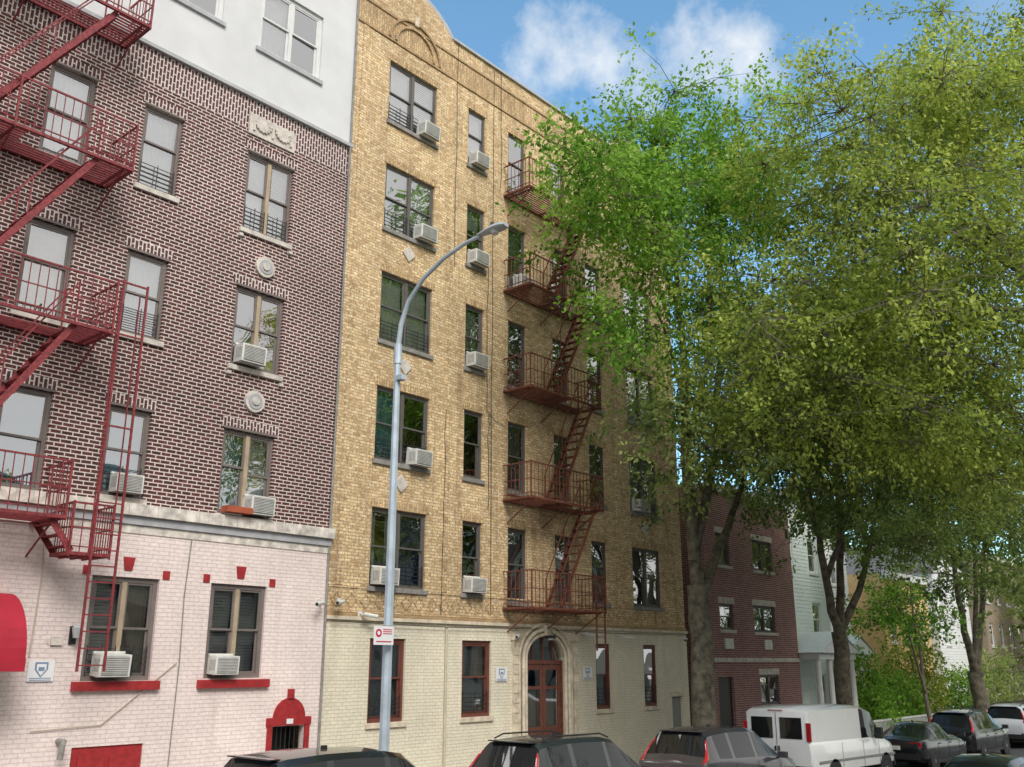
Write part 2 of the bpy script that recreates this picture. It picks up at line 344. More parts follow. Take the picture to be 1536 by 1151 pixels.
aw.box(4.8,6.75,Y-1.06,Y-1.04,2.86,3.06,'awning'); aw.box(6.74,6.76,Y-1.05,Y-.05,2.86,3.05,'awning')
aw.obj('entrance_awning')
B1.fr.box(5.2,6.5,Y-.1,Y-.035,.5,3.0,'wood')
B1.tr.tube([(7.9,Y+.0,1.72),(7.9,Y-.25,1.72),(7.86,Y-.3,1.68),(7.84,Y-.3,1.45)],.05,'sillgray',sides=10)
B1.tr.tube([(10.02,Y-.06,5.3),(9.97,Y-.06,4.2),(10.0,Y-.06,3.),(9.95,Y-.06,.5)],.012,'sillgray',sides=5)
B1.tr.tube([(7.2,Y-.06,5.2),(7.25,Y-.06,4.4),(7.22,Y-.06,3.1)],.012,'pipe',sides=5)
B1.tr.tube([(9.95,Y-.06,3.),(8.6,Y-.06,1.95),(7.4,Y-.06,1.9)],.010,'pipe',sides=5)
B1.fr.box(10.6,11.2,Y-.3,Y-.07,5.9,6.02,'flower')
B1.finish()

# ================================================================== tan building
B2=Bld('tan_brick_apartment_building')
X0,X1=13.4,28.4
tz=[6.5,9.47,12.47,15.5,18.6]
A=(14.62,16.4);Bc=(17.68,18.42);C=(19.45,20.25);C2=(21.5,22.22);Dd=(23.25,24.05);E=(25.42,27.05)
ops=[];wn=[]
curA=[['half','bl'],['b','n'],['w','w'],['g','w'],['w','wb']]
for i,z in enumerate(tz):
    for ci,(c,u) in enumerate(((A,2),(Bc,1),(C,1),(C2,1),(Dd,1),(E,2))):
        zb=z-1.83 if ci not in (2,3) else z-1.95
        ops.append((c[0],c[1],zb,z)); wn.append((c[0],c[1],zb,z,u,curA[i] if ci==0 else (['n','n','wb','sh','w'][i] if ci==1 else None),ci==0 or (ci==1 and i in(2,))))
gops=[(14.7,15.8,1.7,3.52),(17.7,18.78,1.7,3.52),(23.3,24.05,1.7,3.52),(25.8,26.55,1.7,3.52),(20.1,21.8,-.3,3.75),(27.35,27.95,-.6,1.95)]
wall(B2.w,X0,X1,4.08,19.25,Y,ops,'tan')
wall(B2.w,X0,X1,19.25,20.0,Y,[],'tan_s')
wall(B2.w,X0,X1,-1.,3.9,Y-.03,gops,'cream',depth=.19)
wall(B2.w,X0,X1,20.0,20.5,Y,[],'tan')
for cx in (15.5,26.3):
    n=16; w=1.45; px=[cx-w+2*w*i/n for i in range(n+1)]
    hz=lambda x:20.5+.0+ .75*max(0,math.cos((x-cx)/w*math.pi/2))**.8
    for i in range(n):
        a,b=px[i],px[i+1]
        B2.w.face([(a,Y,20.5),(b,Y,20.5),(b,Y,hz(b)),(a,Y,hz(a))],'tan'); B2.w.face([(a,Y+.3,20.5),(a,Y+.3,hz(a)),(b,Y+.3,hz(b)),(b,Y+.3,20.5)],'tan')
    B2.tr.tube([(x,Y+.13,hz(x)+.03) for x in px],.18,'copgray',sides=4)
for a,b in ((X0,14.0),(17.0,24.8),(27.8,X1)): B2.tr.box(a,b,Y-.07,Y+.33,20.5,20.58,'copgray')
B2.w.face([(X0,Y+.3,20.0),(X1,Y+.3,20.0),(X1,Y+.3,20.5),(X0,Y+.3,20.5)],'tan')
B2.w.face([(X0,Y+.3,20.0),(X1,Y+.3,20.0),(X1,Y+15,20.0),(X0,Y+15,20.0)],'roof')
for x in (X0,X1): B2.w.face([(x,Y,-1),(x,Y+15,-1),(x,Y+15,20.5),(x,Y,20.5)],'tan')
B2.w.face([(X0,Y+15,-1),(X1,Y+15,-1),(X1,Y+15,20.5),(X0,Y+15,20.5)],'tan')
B2.w.face([(X0+.01,Y+.9,-1),(X1-.01,Y+.9,-1),(X1-.01,Y+.9,19.9),(X0+.01,Y+.9,19.9)],'dark')
for (a,b,c,d,u,cu,g) in wn: window(B2,a,b,c,d,units=u,fk='frame_dk',cur=cu,guard=g,t=.06)
for i,(a,b,c,d) in enumerate(gops[:4]):
    window(B2,a,b,c,d,y=Y-.03,units=1,fk='frame_rd',cur=['g','wb','n','n'][i],t=.09,sill='creamstone',guard=True)
B2.fr.box(27.35,27.95,Y+.04,Y+.08,-.6,1.95,'acg'); B2.tr.box(27.25,28.05,Y-.07,Y-.028,1.95,2.1,'creamstone')
B2.tr.box(X0,X1+.02,Y-.1,Y+.01,3.9,3.98,'creamstone'); B2.tr.box(X0,X1,Y-.05,Y+.01,3.983,4.08,'tan_d')
B2.tr.box(X0,X1,Y-.035,Y+.01,19.2,19.27,'tan_d'); B2.tr.box(X0,X1,Y-.03,Y+.01,19.97,20.04,'tan_d'); B2.tr.box(X0,X1,Y-.02,Y+.01,4.6,4.63,'tan')
def diamond(mb,x,z,r,k,t=.018,y=Y-.004):
    for s1,s2 in ((1,1),(1,-1)):
        for o_ in (-1,1):
            c=Vector((x+o_*r/2*s1*1,y,z+o_*r/2*s2*-1)); d=Vector((1,0,s1*s2)).normalized()
            nrm=Vector((-d.z,0,d.x)); mb.obox(c,d*(r*.7071+t*.5),Vector((0,.010,0)),nrm*t,k)
x=13.7
while x<28.2:
    diamond(B2.tr,x,4.34,.16,'tan_s'); x+=.42
for cx,zz in ((15.5,[7.15,10.13,13.2]),(26.2,[7.15,10.13,13.2])):
    for z in zz: B2.tr.obox((cx,Y-.02,z),(.11,0,.11),(0,.02,0),(-.11,0,.11),'stone')
for cx in (15.5,26.25):
    for r,k in ((.95,'tan_d'),(.72,'tan_s')):
        pts=[(cx+r*math.cos(a),Y-.02,19.3+r*math.sin(a)*.95) for a in [math.pi*i/16 for i in range(17)]]
        B2.tr.tube(pts,.05,k,sides=4)
    B2.tr.box(cx-.07,cx+.07,Y-.07,Y,20.12,20.4,'creamstone')
for (a,b,c,d,u,cu,g) in wn: B2.tr.box(a-.08,b+.08,Y-.012,Y+.05,d+.003,d+.21,'tan_s')
for x in (13.75,17.05,24.7,27.75): B2.tr.box(x-.1,x+.1,Y-.018,Y+.01,4.665,19.19,'tan')
cx=20.95
B2.fr.box(20.1,20.18,Y+.02,Y+.1,-.3,2.95,'wood');B2.fr.box(21.72,21.8,Y+.02,Y+.1,-.3,2.95,'wood');B2.fr.box(20.1,21.8,Y+.02,Y+.1,2.95,3.05,'wood')
for a,b in ((20.18,20.945),(20.955,21.72)):
    B2.fr.box(a,a+.12,Y+.04,Y+.09,.6,2.94,'wood');B2.fr.box(b-.12,b,Y+.04,Y+.09,.6,2.94,'wood')
    B2.fr.box(a+.12,b-.12,Y+.04,Y+.09,2.8,2.94,'wood');B2.fr.box(a+.12,b-.12,Y+.04,Y+.09,.6,1.35,'wood');B2.fr.box(a+.12,b-.12,Y+.04,Y+.09,2.3,2.38,'wood')
    for z0_,z1_ in ((1.35,2.3),(2.38,2.8)): B2.gl.face([(a+.12,Y+.06,z0_),(b-.12,Y+.06,z0_),(b-.12,Y+.06,z1_),(a+.12,Y+.06,z1_)],'glass')
    B2.cu.face([(a+.12,Y+.2,1.35),(b-.12,Y+.2,1.35),(b-.12,Y+.2,2.3),(a+.12,Y+.2,2.3)],'c_cream')
    B2.fr.box(a+.2,b-.2,Y+.03,Y+.038,.75,1.2,'frame_rd')
for i in range(1,4): B2.fr.bar((20.1+i*.425,Y+.05,3.05),(20.1+i*.425,Y+.05,3.75),.035,'wood')
B2.gl.face([(20.1,Y+.07,3.05),(21.8,Y+.07,3.05),(21.8,Y+.07,3.75),(20.1,Y+.07,3.75)],'glass')
n=14; hw=.85
az=lambda x: 3.15+.58*math.sqrt(max(0,1-((x-cx)/hw)**2))
for i in range(n):
    a=cx-hw+2*hw*i/n; b=cx-hw+2*hw*(i+1)/n
    B2.w.face([(a,Y-.035,az(a)),(b,Y-.035,az(b)),(b,Y-.035,3.76),(a,Y-.035,3.76)],'creamstone'); B2.w.face([(a,Y-.035,az(a)),(a,Y+.1,az(a)),(b,Y+.1,az(b)),(b,Y-.035,az(b))],'creamstone')
for r,t,yy in ((.0,.05,Y-.08),(.13,.06,Y-.1),(.27,.05,Y-.07)):
    pts=[(cx+(hw+r)*math.cos(a),yy,3.1+(.62+r)*math.sin(a)) for a in [math.pi*i/20 for i in range(21)]]
    pts=[(cx+hw+r,yy,.3)]+pts+[(cx-hw-r,yy,.3)]
    B2.tr.tube(pts,t,'creamstone',sides=6)
for s_ in (-1,1):
    B2.tr.box(cx+s_*1.28-.09,cx+s_*1.28+.09,Y-.12,Y-.02,.0,3.55,'creamstone'); B2.tr.box(cx+s_*1.28-.13,cx+s_*1.28+.13,Y-.16,Y-.02,3.553,3.75,'creamstone')
    for q in range(14): B2.tr.box(cx+s_*1.28-.105,cx+s_*1.28+.105,Y-.135,Y-.118,.3+q*.24,.36+q*.24,'creamstone')
B2.tr.box(19.5,22.4,Y-.06,Y-.02,3.82,3.897,'creamstone')
B2.tr.obox((cx,Y-.14,3.83),(.1,0,0),(0,.06,0),(0,0,.14),'creamstone')
for i in range(4): B2.tr.box(19.8,22.1,Y-.4-.3*(3-i)-.02,Y-.04,-1,.1+.14*i,'concrete')
B2.tr.tube([(17.1,Y-.07,3.85),(17.1,Y-.07,1.0),(17.12,Y-.07,-.3)],.035,'pipe',sides=8)
for xx,zt,zb in ((17.2,20.5,13.4),(18.55,14.2,9.6),(18.62,9.5,6.9),(16.95,9.3,4.1),(19.1,20.5,16.5),(18.75,20.4,4.2)):
    pts=[(xx+random.uniform(-.04,.04),Y-.03,zt-(zt-zb)*i/8) for i in range(9)]; B2.tr.tube(pts,.010,'cable',sides=4)
B2.tr.tube([(18.55,Y-.03,9.6),(18.9,Y-.03,9.35),(19.3,Y-.03,9.3)],.01,'cable',sides=4)
B2.tr.tube([(13.5,Y-.12,3.86),(17,Y-.12,3.82),(20,Y-.12,3.86),(24,Y-.12,3.83),(28.3,Y-.12,3.86)],.012,'cable',sides=4)
B2.tr.tube([(13.38,Y-.06,-.5),(13.38,Y-.06,20.3)],.03,'sillgray',sides=6)
B2.finish()

# ------------------------------------------------------------------ fire escapes
def platform(m,x0,x1,y0,y1,z,k,hole=None,rail=.95,front=True,brk=True):
    for p,q in (((x0,y0,z),(x1,y0,z)),((x0,y1,z),(x1,y1,z)),((x0,y0,z),(x0,y1,z)),((x1,y0,z),(x1,y1,z))): m.bar(p,q,.055,k)
    n=int((y1-y0)/.085)
    for i in range(1,n):
        y=y0+(y1-y0)*i/n
        if hole and y0+.05<y<y0+.62:
            m.bar((x0,y,z+.01),(hole[0],y,z+.01),.03,k); m.bar((hole[1],y,z+.01),(x1,y,z+.01),.03,k)
        else: m.bar((x0,y,z+.01),(x1,y,z+.01),.03,k)
    nb=3
    for i in range(nb):
        x=x0+.15+(x1-x0-.3)*i/(nb-1); m.bar((x,y0,z-.03),(x,y1,z-.03),.04,k)
        if brk: m.bar((x,y0+.1,z-.05),(x,y1,z-.6),.026,k)
    for h in (rail,rail*.52,.12): 
        m.bar((x0,y0,z+h),(x1,y0,z+h),.032 if h==rail else .02,k)
        for x in (x0,x1): m.bar((x,y0,z+h),(x,y1,z+h),.032 if h==rail else .02,k)
    n=int((x1-x0)/.15)
    for i in range(n+1):
        x=x0+(x1-x0)*i/n; m.bar((x,y0,z),(x+random.uniform(-.008,.008),y0,z+rail),.014,k)
    for x in (x0,x1):
        for i in range(1,7): y=y0+(y1-y0)*i/7; m.bar((x,y,z),(x,y,z+rail),.014,k)
    for x in (x0,x1,(x0+x1)/2): m.bar((x,y0,z-.05),(x,y0,z+rail+.03),.035,k)
def stair(m,xt,zt,xb,zb,ya,yb,k,n=12,hr=True):
    for y in (ya,yb): 
        m.obox(((xt+xb)/2,y,(zt+zb)/2),Vector((xt-xb,0,zt-zb))/2,(0,.007,0),Vector((-(zt-zb),0,xt-xb)).normalized()*.055,k)
        if hr:
            m.bar((xt,y,zt+.8),(xb,y,zb+.8),.024,k); m.bar((xb,y,zb),(xb,y,zb+.8),.024,k); m.bar((xt,y,zt),(xt,y,zt+.8),.024,k); m.bar(((xt+xb)/2,y,(zt+zb)/2),((xt+xb)/2,y,(zt+zb)/2+.8),.02,k)
    for i in range(n):
        t=(i+.5)/n; x=xt+(xb-xt)*t; z=zt+(zb-zt)*t
        m.obox((x,(ya+yb)/2,z),(.085,0,0),(0,(yb-ya)/2,0),(0,0,.008),k)
F=MB(); k='rust'; P2=[4.35,7.22,10.28,13.3,16.35]
for i,z in enumerate(P2):
    platform(F,19.25,22.5,Y-1.0,Y-.02,z,k,hole=(21.2,22.35) if i else None)
    if i: stair(F,22.2,z,20.55,P2[i-1]+.02,Y-.93,Y-.42,k)
for x in (22.1,22.5): F.bar((x,Y-.96,5.4),(x,Y-.96,3.3),.035,k)
for i in range(8): F.bar((22.1,Y-.96,3.4+i*.27),(22.5,Y-.96,3.4+i*.27),.022,k)
F.obj('fire_escape')
F=MB(); k='ironred'; P1=[5.32,8.68,11.93,15.1]
for i,z in enumerate(P1):
    platform(F,3.2,7.5 if i else 7.1,Y-1.0,Y-.02,z,k,hole=(5.6,6.9) if i else None)
    if i: stair(F,6.85,z,4.75,P1[i-1]+.02,Y-.93,Y-.4,k,n=13)
for x in (7.62,8.08):
    F.bar((x,Y-.98,9.75),(x,Y-.98,2.85),.036,k)
for i in range(11): F.bar((7.62,Y-.98,2.95+i*.27),(8.08,Y-.98,2.95+i*.27),.022,k)
for z in (9.7,8.7,7.0): F.bar((7.5,Y-.98,z),(8.08,Y-.98,z),.03,k)
for x in (7.66,8.04): F.bar((x,Y-.8,9.6),(x,Y-.8,4.7),.02,k)
platform(F,7.25,7.95,Y-.95,Y-.3,4.75,k,brk=False,rail=.85)
stair(F,6.9,5.3,7.3,4.78,Y-.92,Y-.3,k,n=3,hr=False)
F.obj('fire_escape.001')

# ------------------------------------------------------------------ air conditioners
def ac_mesh():
    m=MB(); m.box(-.28,.28,-.27,.06,0,.37,'acw')
    m.box(-.24,.24,-.282,-.272,.03,.34,'acg')
    for i in range(10): m.box(-.24,.24,-.29,-.283,.045+i*.03,.055+i*.03,'acw')
    for s_ in (-1,1):
        for i in range(5): m.box(s_*.282-.002,s_*.282+.002,-.24+i*.045,-.22+i*.045,.08,.30,'acg')
    m.box(-.30,.30,-.24,-.2,-.012,-.002,'acg'); m.box(-.29,.29,.0,.05,.372,.41,'acw')
    return m
acm=None
def ac(x,z,y=Y,s=1.):
    global acm
    if acm is None:
        o=ac_mesh().obj('window_air_conditioner',bevel=.008); acm=o.data
    else:
        o=D.objects.new('window_air_conditioner',acm); COL.objects.link(o); b=o.modifiers.new('bevel','BEVEL'); b.width=.008; b.limit_method='ANGLE'
    s*=random.uniform(.92,1.06)
    o.location=(x,y,z); o.scale=(s,s,s); o.rotation_euler=(math.radians(random.uniform(1,5)),0,math.radians(random.uniform(-2,2)))
for x,z in ((15.98,16.8),(15.98,13.72),(15.98,7.66),(15.0,4.72),(18.05,16.8),(18.05,13.7),(18.05,10.68),(18.05,4.7),(25.85,7.66),(26.6,10.7),(20.0,13.6)): ac(x,z)
for x,z in ((10.95,9.1),(11.45,5.93),(8.55,6.02)): ac(x,z)
for x,z in ((8.62,2.77),(10.9,2.78)): ac(x,z,Y-.03)

# ------------------------------------------------------------------ wall signs, cameras, lamps
def shield_sign(x,z,y=Y-.05):
    m=MB(); m.box(x-.22,x+.22,y-.012,y,z-.17,z+.17,'signw')
    for r,k,h in ((.11,'signb',.004),(.08,'signw',.008)):
        m.face([(x-r,y-.012-h,z+.03+r),(x-r,y-.012-h,z+.02),(x,y-.012-h,z-r+.0),(x+r,y-.012-h,z+.02),(x+r,y-.012-h,z+.03+r)],k)
    m.box(x-.05,x+.05,y-.024,y-.021,z+.0,z+.06,'signb')
    for q in range(2): m.box(x-.18,x+.18,y-.016,y-.0125,z-.155+q*.03,z-.143+q*.03,'signb')
    m.obj('building_sign')
shield_sign(7.45,2.86); shield_sign(19.15,2.7); shield_sign(22.85,2.7)
m=MB(); m.box(7.55,7.75,Y-.07,Y-.03,3.28,3.42,'stone'); m.box(7.5,7.52,Y-.05,Y-.03,3.3,3.4,'stone'); m.obj('intercom_panel')
m=MB(); m.box(7.86,7.98,Y-.06,Y-.03,3.3,3.6,'black'); m.tube([(7.92,Y-.06,3.5),(7.92,Y-.2,3.55)],.015,'black'); m.tube([(7.92,Y-.2,3.62),(7.92,Y-.2,3.57),(7.92,Y-.2,3.4)],[.03,.09,.06],'lampgray',sides=8); m.obj('wall_lantern')
def cam_(x,z,dx=-1):
    m=MB(); m.box(x-.06,x+.06,Y-.06,Y-.02,z-.06,z+.06,'acw'); m.tube([(x,Y-.05,z),(x,Y-.2,z-.03)],.02,'acw'); m.tube([(x,Y-.2,z-.02),(x+dx*.28,Y-.34,z-.07)],.045,'acw',sides=10); m.tube([(x+dx*.281,Y-.341,z-.07),(x+dx*.29,Y-.345,z-.072)],.035,'black',sides=10); m.obj('security_camera',smooth=True)
cam_(13.75,4.3); cam_(14.35,4.05,1); cam_(13.2,4.25,-1); cam_(19.7,3.7); cam_(24.6,3.75,1); cam_(28.1,3.75,-1); cam_(22.6,3.8,1)
m=MB(); m.box(20.85,21.05,Y-.35,Y-.06,3.62,3.7,'ironblk'); m.disc((20.95,Y-.25,3.6),(0,0,1),.08,'lens',h=.05); m.obj('entrance_light')

# ------------------------------------------------------------------ street lamp
def lamp(x,y):
    e=empty('street_lamp'); g=gz(x)
    m=MB(); m.tube([(x,y,g),(x,y,g+.5),(x,y,g+.55),(x,y,4),(x,y,8.8)],[.15,.14,.10,.088,.062],'galv',sides=8)
    m.tube([(x,y,8.55),(x,y,8.95)],.078,'galv',sides=12)
    m.box(x-.07,x+.07,y-.2,y-.05,8.2,8.3,'galv')
    for zz in (3.3,3.6): m.tube([(x,y,zz),(x,y,zz+.03)],.098,'sillgray',sides=8)
    m.obj('pole',e,smooth=True,angle=25)
    m=MB(); pts=[(x,y,8.9),(x,y-.06,9.35),(x,y-.25,9.78),(x,y-.65,10.15),(x,y-1.2,10.42),(x,y-1.75,10.56),(x,y-2.15,10.6)]
    m.tube(pts,[.055,.05,.045,.042,.04,.038,.036],'galv',sides=10); m.obj('arm',e,smooth=True)
    m=MB(); c=[(0,.05),(.12,.07),(.25,.1),(.42,.13),(.58,.125),(.7,.07)]
    for (d,w) in c:
        for t in range(12):
            an=2*math.pi*t/12; hz_=.09 if math.sin(an)>0 else .05
            m.v.append((x+w*math.cos(an),y-2.1-d,10.62+math.sin(an)*hz_*(w/.13)))
    i=m.mi('lampgray')
    for j in range(len(c)-1):
        for t in range(12): a=j*12+t;b=j*12+(t+1)%12; m.f.append((a,b,b+12,a+12)); m.m.append(i)
    m.f.append(tuple(range(12))); m.m.append(i); m.f.append(tuple(range(60,72))[::-1]); m.m.append(i)
    m.tube([(x,y-2.52,10.58),(x,y-2.52,10.53)],[.09,.07],'lens',sides=12)
    m.tube([(x,y-2.45,10.7),(x,y-2.45,10.78)],.035,'black',sides=8)
    m.obj('lamp_head',e,smooth=True)
lamp(11.85,13.2)
m=MB(); sx,sy,sz=11.6,13.0,3.45
m.box(sx-.26,sx+.2,sy-.004,sy+.0,sz-.16,sz+.16,'signw'); m.disc((sx-.15,sy-.006,sz+.04),(0,1,0),.07,'signr',seg=16,h=.003); m.disc((sx-.15,sy-.009,sz+.04),(0,1,0),.035,'signw',seg=12,h=.003)
for zz in (.1,.065,.03): m.box(sx-.05,sx+.16,sy-.0065,sy-.0042,sz+zz-.008,sz+zz+.008,'signr')
m.box(sx-.2,sx+.15,sy-.0065,sy-.0042,sz-.115,sz-.095,'signr')
m.box(sx+.12,sx+.3,sy+.004,sy+.03,sz-.02,sz+.02,'galv'); m.obj('parking_sign')

# ------------------------------------------------------------------ trees
def skel_sample(limbs,step=.35):
    P=[];R=[]
    for pts,r0,r1 in limbs:
        pts=[np.array(p,float) for p in pts]; L=[np.linalg.norm(b-a) for a,b in zip(pts,pts[1:])]; T=sum(L); s=0
        for (a,b,l) in zip(pts,pts[1:],L):
            n=max(1,int(l/step))
            for i in range(n): t=i/n; P.append(a+(b-a)*t); R.append(r0+(r1-r0)*(s+l*t)/T)
            s+=l
        P.append(pts[-1]); R.append(r1)
    return np.array(P),np.array(R)
def catmull(pts,n=4):
    pts=[Vector(p) for p in pts]; out=[]
    P=[pts[0]*2-pts[1]]+pts+[pts[-1]*2-pts[-2]]
    for i in range(1,len(P)-2):
        for j in range(n):
            t=j/n; a,b,c,d=P[i-1],P[i],P[i+1],P[i+2]
            out.append(.5*((2*b)+(c-a)*t+(2*a-5*b+4*c-d)*t*t+(3*b-a-3*c+d)*t**3))
    out.append(pts[-1]); return out
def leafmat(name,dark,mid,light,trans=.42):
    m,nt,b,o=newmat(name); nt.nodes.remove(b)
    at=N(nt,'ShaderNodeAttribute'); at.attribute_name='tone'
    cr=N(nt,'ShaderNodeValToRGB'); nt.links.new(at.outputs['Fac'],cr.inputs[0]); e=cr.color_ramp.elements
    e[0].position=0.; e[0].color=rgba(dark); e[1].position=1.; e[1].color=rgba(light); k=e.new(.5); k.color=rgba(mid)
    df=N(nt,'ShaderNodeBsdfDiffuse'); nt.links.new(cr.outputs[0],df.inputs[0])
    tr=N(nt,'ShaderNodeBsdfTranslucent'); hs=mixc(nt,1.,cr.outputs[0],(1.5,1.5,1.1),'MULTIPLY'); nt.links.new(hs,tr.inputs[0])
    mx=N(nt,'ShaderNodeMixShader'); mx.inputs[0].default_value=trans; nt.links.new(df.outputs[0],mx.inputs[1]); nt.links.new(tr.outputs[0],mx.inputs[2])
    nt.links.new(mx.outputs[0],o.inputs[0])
    return m
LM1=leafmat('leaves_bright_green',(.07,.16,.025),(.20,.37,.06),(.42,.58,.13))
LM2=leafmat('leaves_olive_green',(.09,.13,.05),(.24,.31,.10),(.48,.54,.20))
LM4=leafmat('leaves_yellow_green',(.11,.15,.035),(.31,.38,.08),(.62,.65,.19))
def leaves_obj(name,parent,C,Out,tone0,per,L,W,lmat,spread=.55,droop=.25):
    n=len(C)*per; tn=np.repeat(tone0,per)
    nt_=4
    tdir=rng.normal(size=(len(C),nt_,3))*.75+Out[:,None,:]*.9; tdir[:,:,2]-=droop; tdir/=np.linalg.norm(tdir,axis=2,keepdims=True)
    ti=rng.integers(0,nt_,n); ci=np.repeat(np.arange(len(C)),per); d=tdir[ci,ti]; c=C[ci]
    t=rng.random(n)**.8*spread*1.5
    p=c+d*t[:,None]+rng.normal(size=(n,3))*.085; p[:,2]-=droop*.35*t*t
    a=d+rng.normal(size=(n,3))*.75; a[:,2]-=.25; a/=np.linalg.norm(a,axis=1,keepdims=True)
    up=np.array([0,0,1.])+rng.normal(size=(n,3))*.55
    b=np.cross(a,up); b/=np.linalg.norm(b,axis=1,keepdims=True)+1e-6; nn=np.cross(b,a)
    s=rng.uniform(.65,1.25,n)[:,None]
    v=np.empty((n,4,3),np.float32); v[:,0]=p; v[:,1]=p+a*L*.45*s+b*W*s-nn*.012; v[:,2]=p+a*L*s-nn*.02; v[:,3]=p+a*L*.45*s-b*W*s-nn*.012
    me=D.meshes.new(name); me.vertices.add(n*4); me.loops.add(n*4); me.polygons.add(n)
    me.vertices.foreach_set('co',v.ravel()); me.loops.foreach_set('vertex_index',np.arange(n*4,dtype=np.int32))
    me.polygons.foreach_set('loop_start',np.arange(0,n*4,4,dtype=np.int32)); 
    me.update(calc_edges=True); me.validate()
    at=me.attributes.new('tone','FLOAT','POINT'); tv=np.clip(tn+rng.normal(size=n)*.17,0,1); at.data.foreach_set('value',np.repeat(tv,4).astype(np.float32))
    me.materials.append(lmat); ob=D.objects.new(name,me); COL.objects.link(ob); ob.parent=parent; return ob
def tree(name,limbs,blobs,ncl,per,lmat,L=.11,W=.03,bark='bark',bg=16,bs=(.8,.8,.36),twig=.011,spread=.5):
    e=empty(name); m=MB()
    for pts,r0,r1 in limbs:
        c=catmull(pts,4); n=len(c); rr=[r0+(r1-r0)*(i/(n-1))**.8 for i in range(n)]
        if r0>.25: 
            rr[0]*=1.45; rr[1]*=1.15
        if r0>.1: c=[p+Vector((random.uniform(-.05,.05),random.uniform(-.05,.05),0))*(i>0) for i,p in enumerate(c)]
        m.tube(c,rr,bark,sides=10 if r0>.12 else 7)
    P,R=skel_sample(limbs)
    ok=P[:,2]>3.4 if len(P[P[:,2]>3.4])>3 else P[:,2]>-9
    P,R=P[ok],R[ok]
    bl=[(np.array(c,float),np.array(r,float),w) for c,r,w in blobs]; ws=np.array([b[2] for b in bl],float); ws/=ws.sum()
    # boughs: each carries a flattened spray of leaf clusters, with gaps between boughs
    nb=max(8,int(ncl/bg)); B_=[];BO=[];tries=0
    while len(B_)<nb and tries<20000:
        tries+=1
        b=bl[rng.choice(len(bl),p=ws)]; u=rng.normal(size=3); u/=np.linalg.norm(u); q=b[0]+u*b[1]*rng.random()**.40
        md=.95*(1-min(.75,tries/12000))*bs[0]/.8
        if all(np.linalg.norm((q-x)*np.array([1,1,1.5]))>md for x in B_): B_.append(q); BO.append(u)
    order=np.argsort([np.linalg.norm(P-q,axis=1).min() for q in B_])
    for i in order:
        q=B_[i]; d=np.linalg.norm(P-q,axis=1)+np.maximum(0,P[:,2]-q[2])*1.0; j=d.argmin(); a=P[j]; ln=np.linalg.norm(q-a)
        r=min(R[j]*.6,.018+.014*ln)+.005; mid=(a+q)/2+rng.normal(size=3)*.08*ln; mid[2]+=.1*ln
        cc=catmull([a,mid,q],3); n=len(cc); m.tube(cc,[r+(.012-r)*k/(n-1) for k in range(n)],bark,sides=5,cap=False)
        P=np.vstack([P,np.array([np.array(c) for c in cc[1:]])]); R=np.concatenate([R,[r+(.012-r)*k/(n-1) for k in range(1,n)]])
    bi=rng.integers(0,len(B_),ncl); Bn=np.array(B_)[bi]; O=np.array(BO)[bi]
    sc=rng.uniform(.65,1.35,len(B_))[bi][:,None]
    off=rng.normal(size=(ncl,3))*np.array(bs)*sc; off[:,2]-=.12*(off[:,0]**2+off[:,1]**2)
    C=Bn+off; O=O*.5+off*.5; O[:,2]*=.4
    for q,bq in zip(C,Bn):
        mid=(bq+q)/2+rng.normal(size=3)*.06; mid[2]+=.06
        m.tube([bq,mid,q],[twig*1.2,twig*.9,twig*.4],bark,sides=3,cap=False)
    m.obj('trunk_and_limbs',e,smooth=True,angle=80)
    z0,z1=C[:,2].min(),C[:,2].max()
    tb=rng.normal(size=len(B_))*.13
    tone=.40+.2*(C[:,2]-z0)/(z1-z0)+tb[bi]+rng.normal(size=ncl)*.10+.10*np.clip(off[:,2]/bs[2],-1.2,1.2)  # random leaf tone, plus painted sunlight: lighter up the crown and atop boughs
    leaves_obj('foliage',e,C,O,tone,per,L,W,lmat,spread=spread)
    return e
tree('street_tree',[
 ([(23.0,13.3,-.4),(22.95,13.3,1.2),(23.05,13.3,3.2),(23.0,13.3,5.)],.37,.28),
 ([(23.0,13.3,4.9),(22.75,13.3,7.5),(22.6,13.2,10),(22.3,13,12.5),(21.6,12.8,15),(21.2,12.6,18)],.2,.03),
 ([(23.0,13.3,4.6),(24.0,13.2,6),(25.0,13,7.5),(26,12.8,10),(26.3,12.5,13.5)],.18,.03),
 ([(22.85,13.3,5.6),(23.5,13,8),(23.9,12.8,11),(24.1,12.6,14),(24.2,12.4,18)],.16,.03),
 ([(22.3,13,12.5),(20.8,12.9,14.5),(19.2,12.8,15.6),(17.6,12.9,15.6)],.08,.02),
 ([(22.6,13.2,10),(21.2,12.8,11.5),(19.8,12.4,12)],.07,.02),
 ([(22.9,13.2,9),(23.2,12.6,12),(22.7,12.2,15.5),(22.9,12,18)],.1,.02)],
 [((22.3,12.6,16.3),(3.0,2.4,3.1),2.4),((24.6,12.4,18.0),(2.9,2.3,2.6),2.0),((19.6,12.8,14.8),(2.3,1.8,1.9),1.0),((17.6,12.9,15.2),(1.4,1.2,1.0),.4),((20.4,12.6,12.0),(1.8,1.5,1.4),.45),((25.6,12.6,13),(2.4,2.2,3),.8),((23,12.8,11),(1.0,.9,3.4),.7)],
 1000,48,LM1,L=.145,W=.042,bark='barkd',bg=10,bs=(.6,.6,.32))
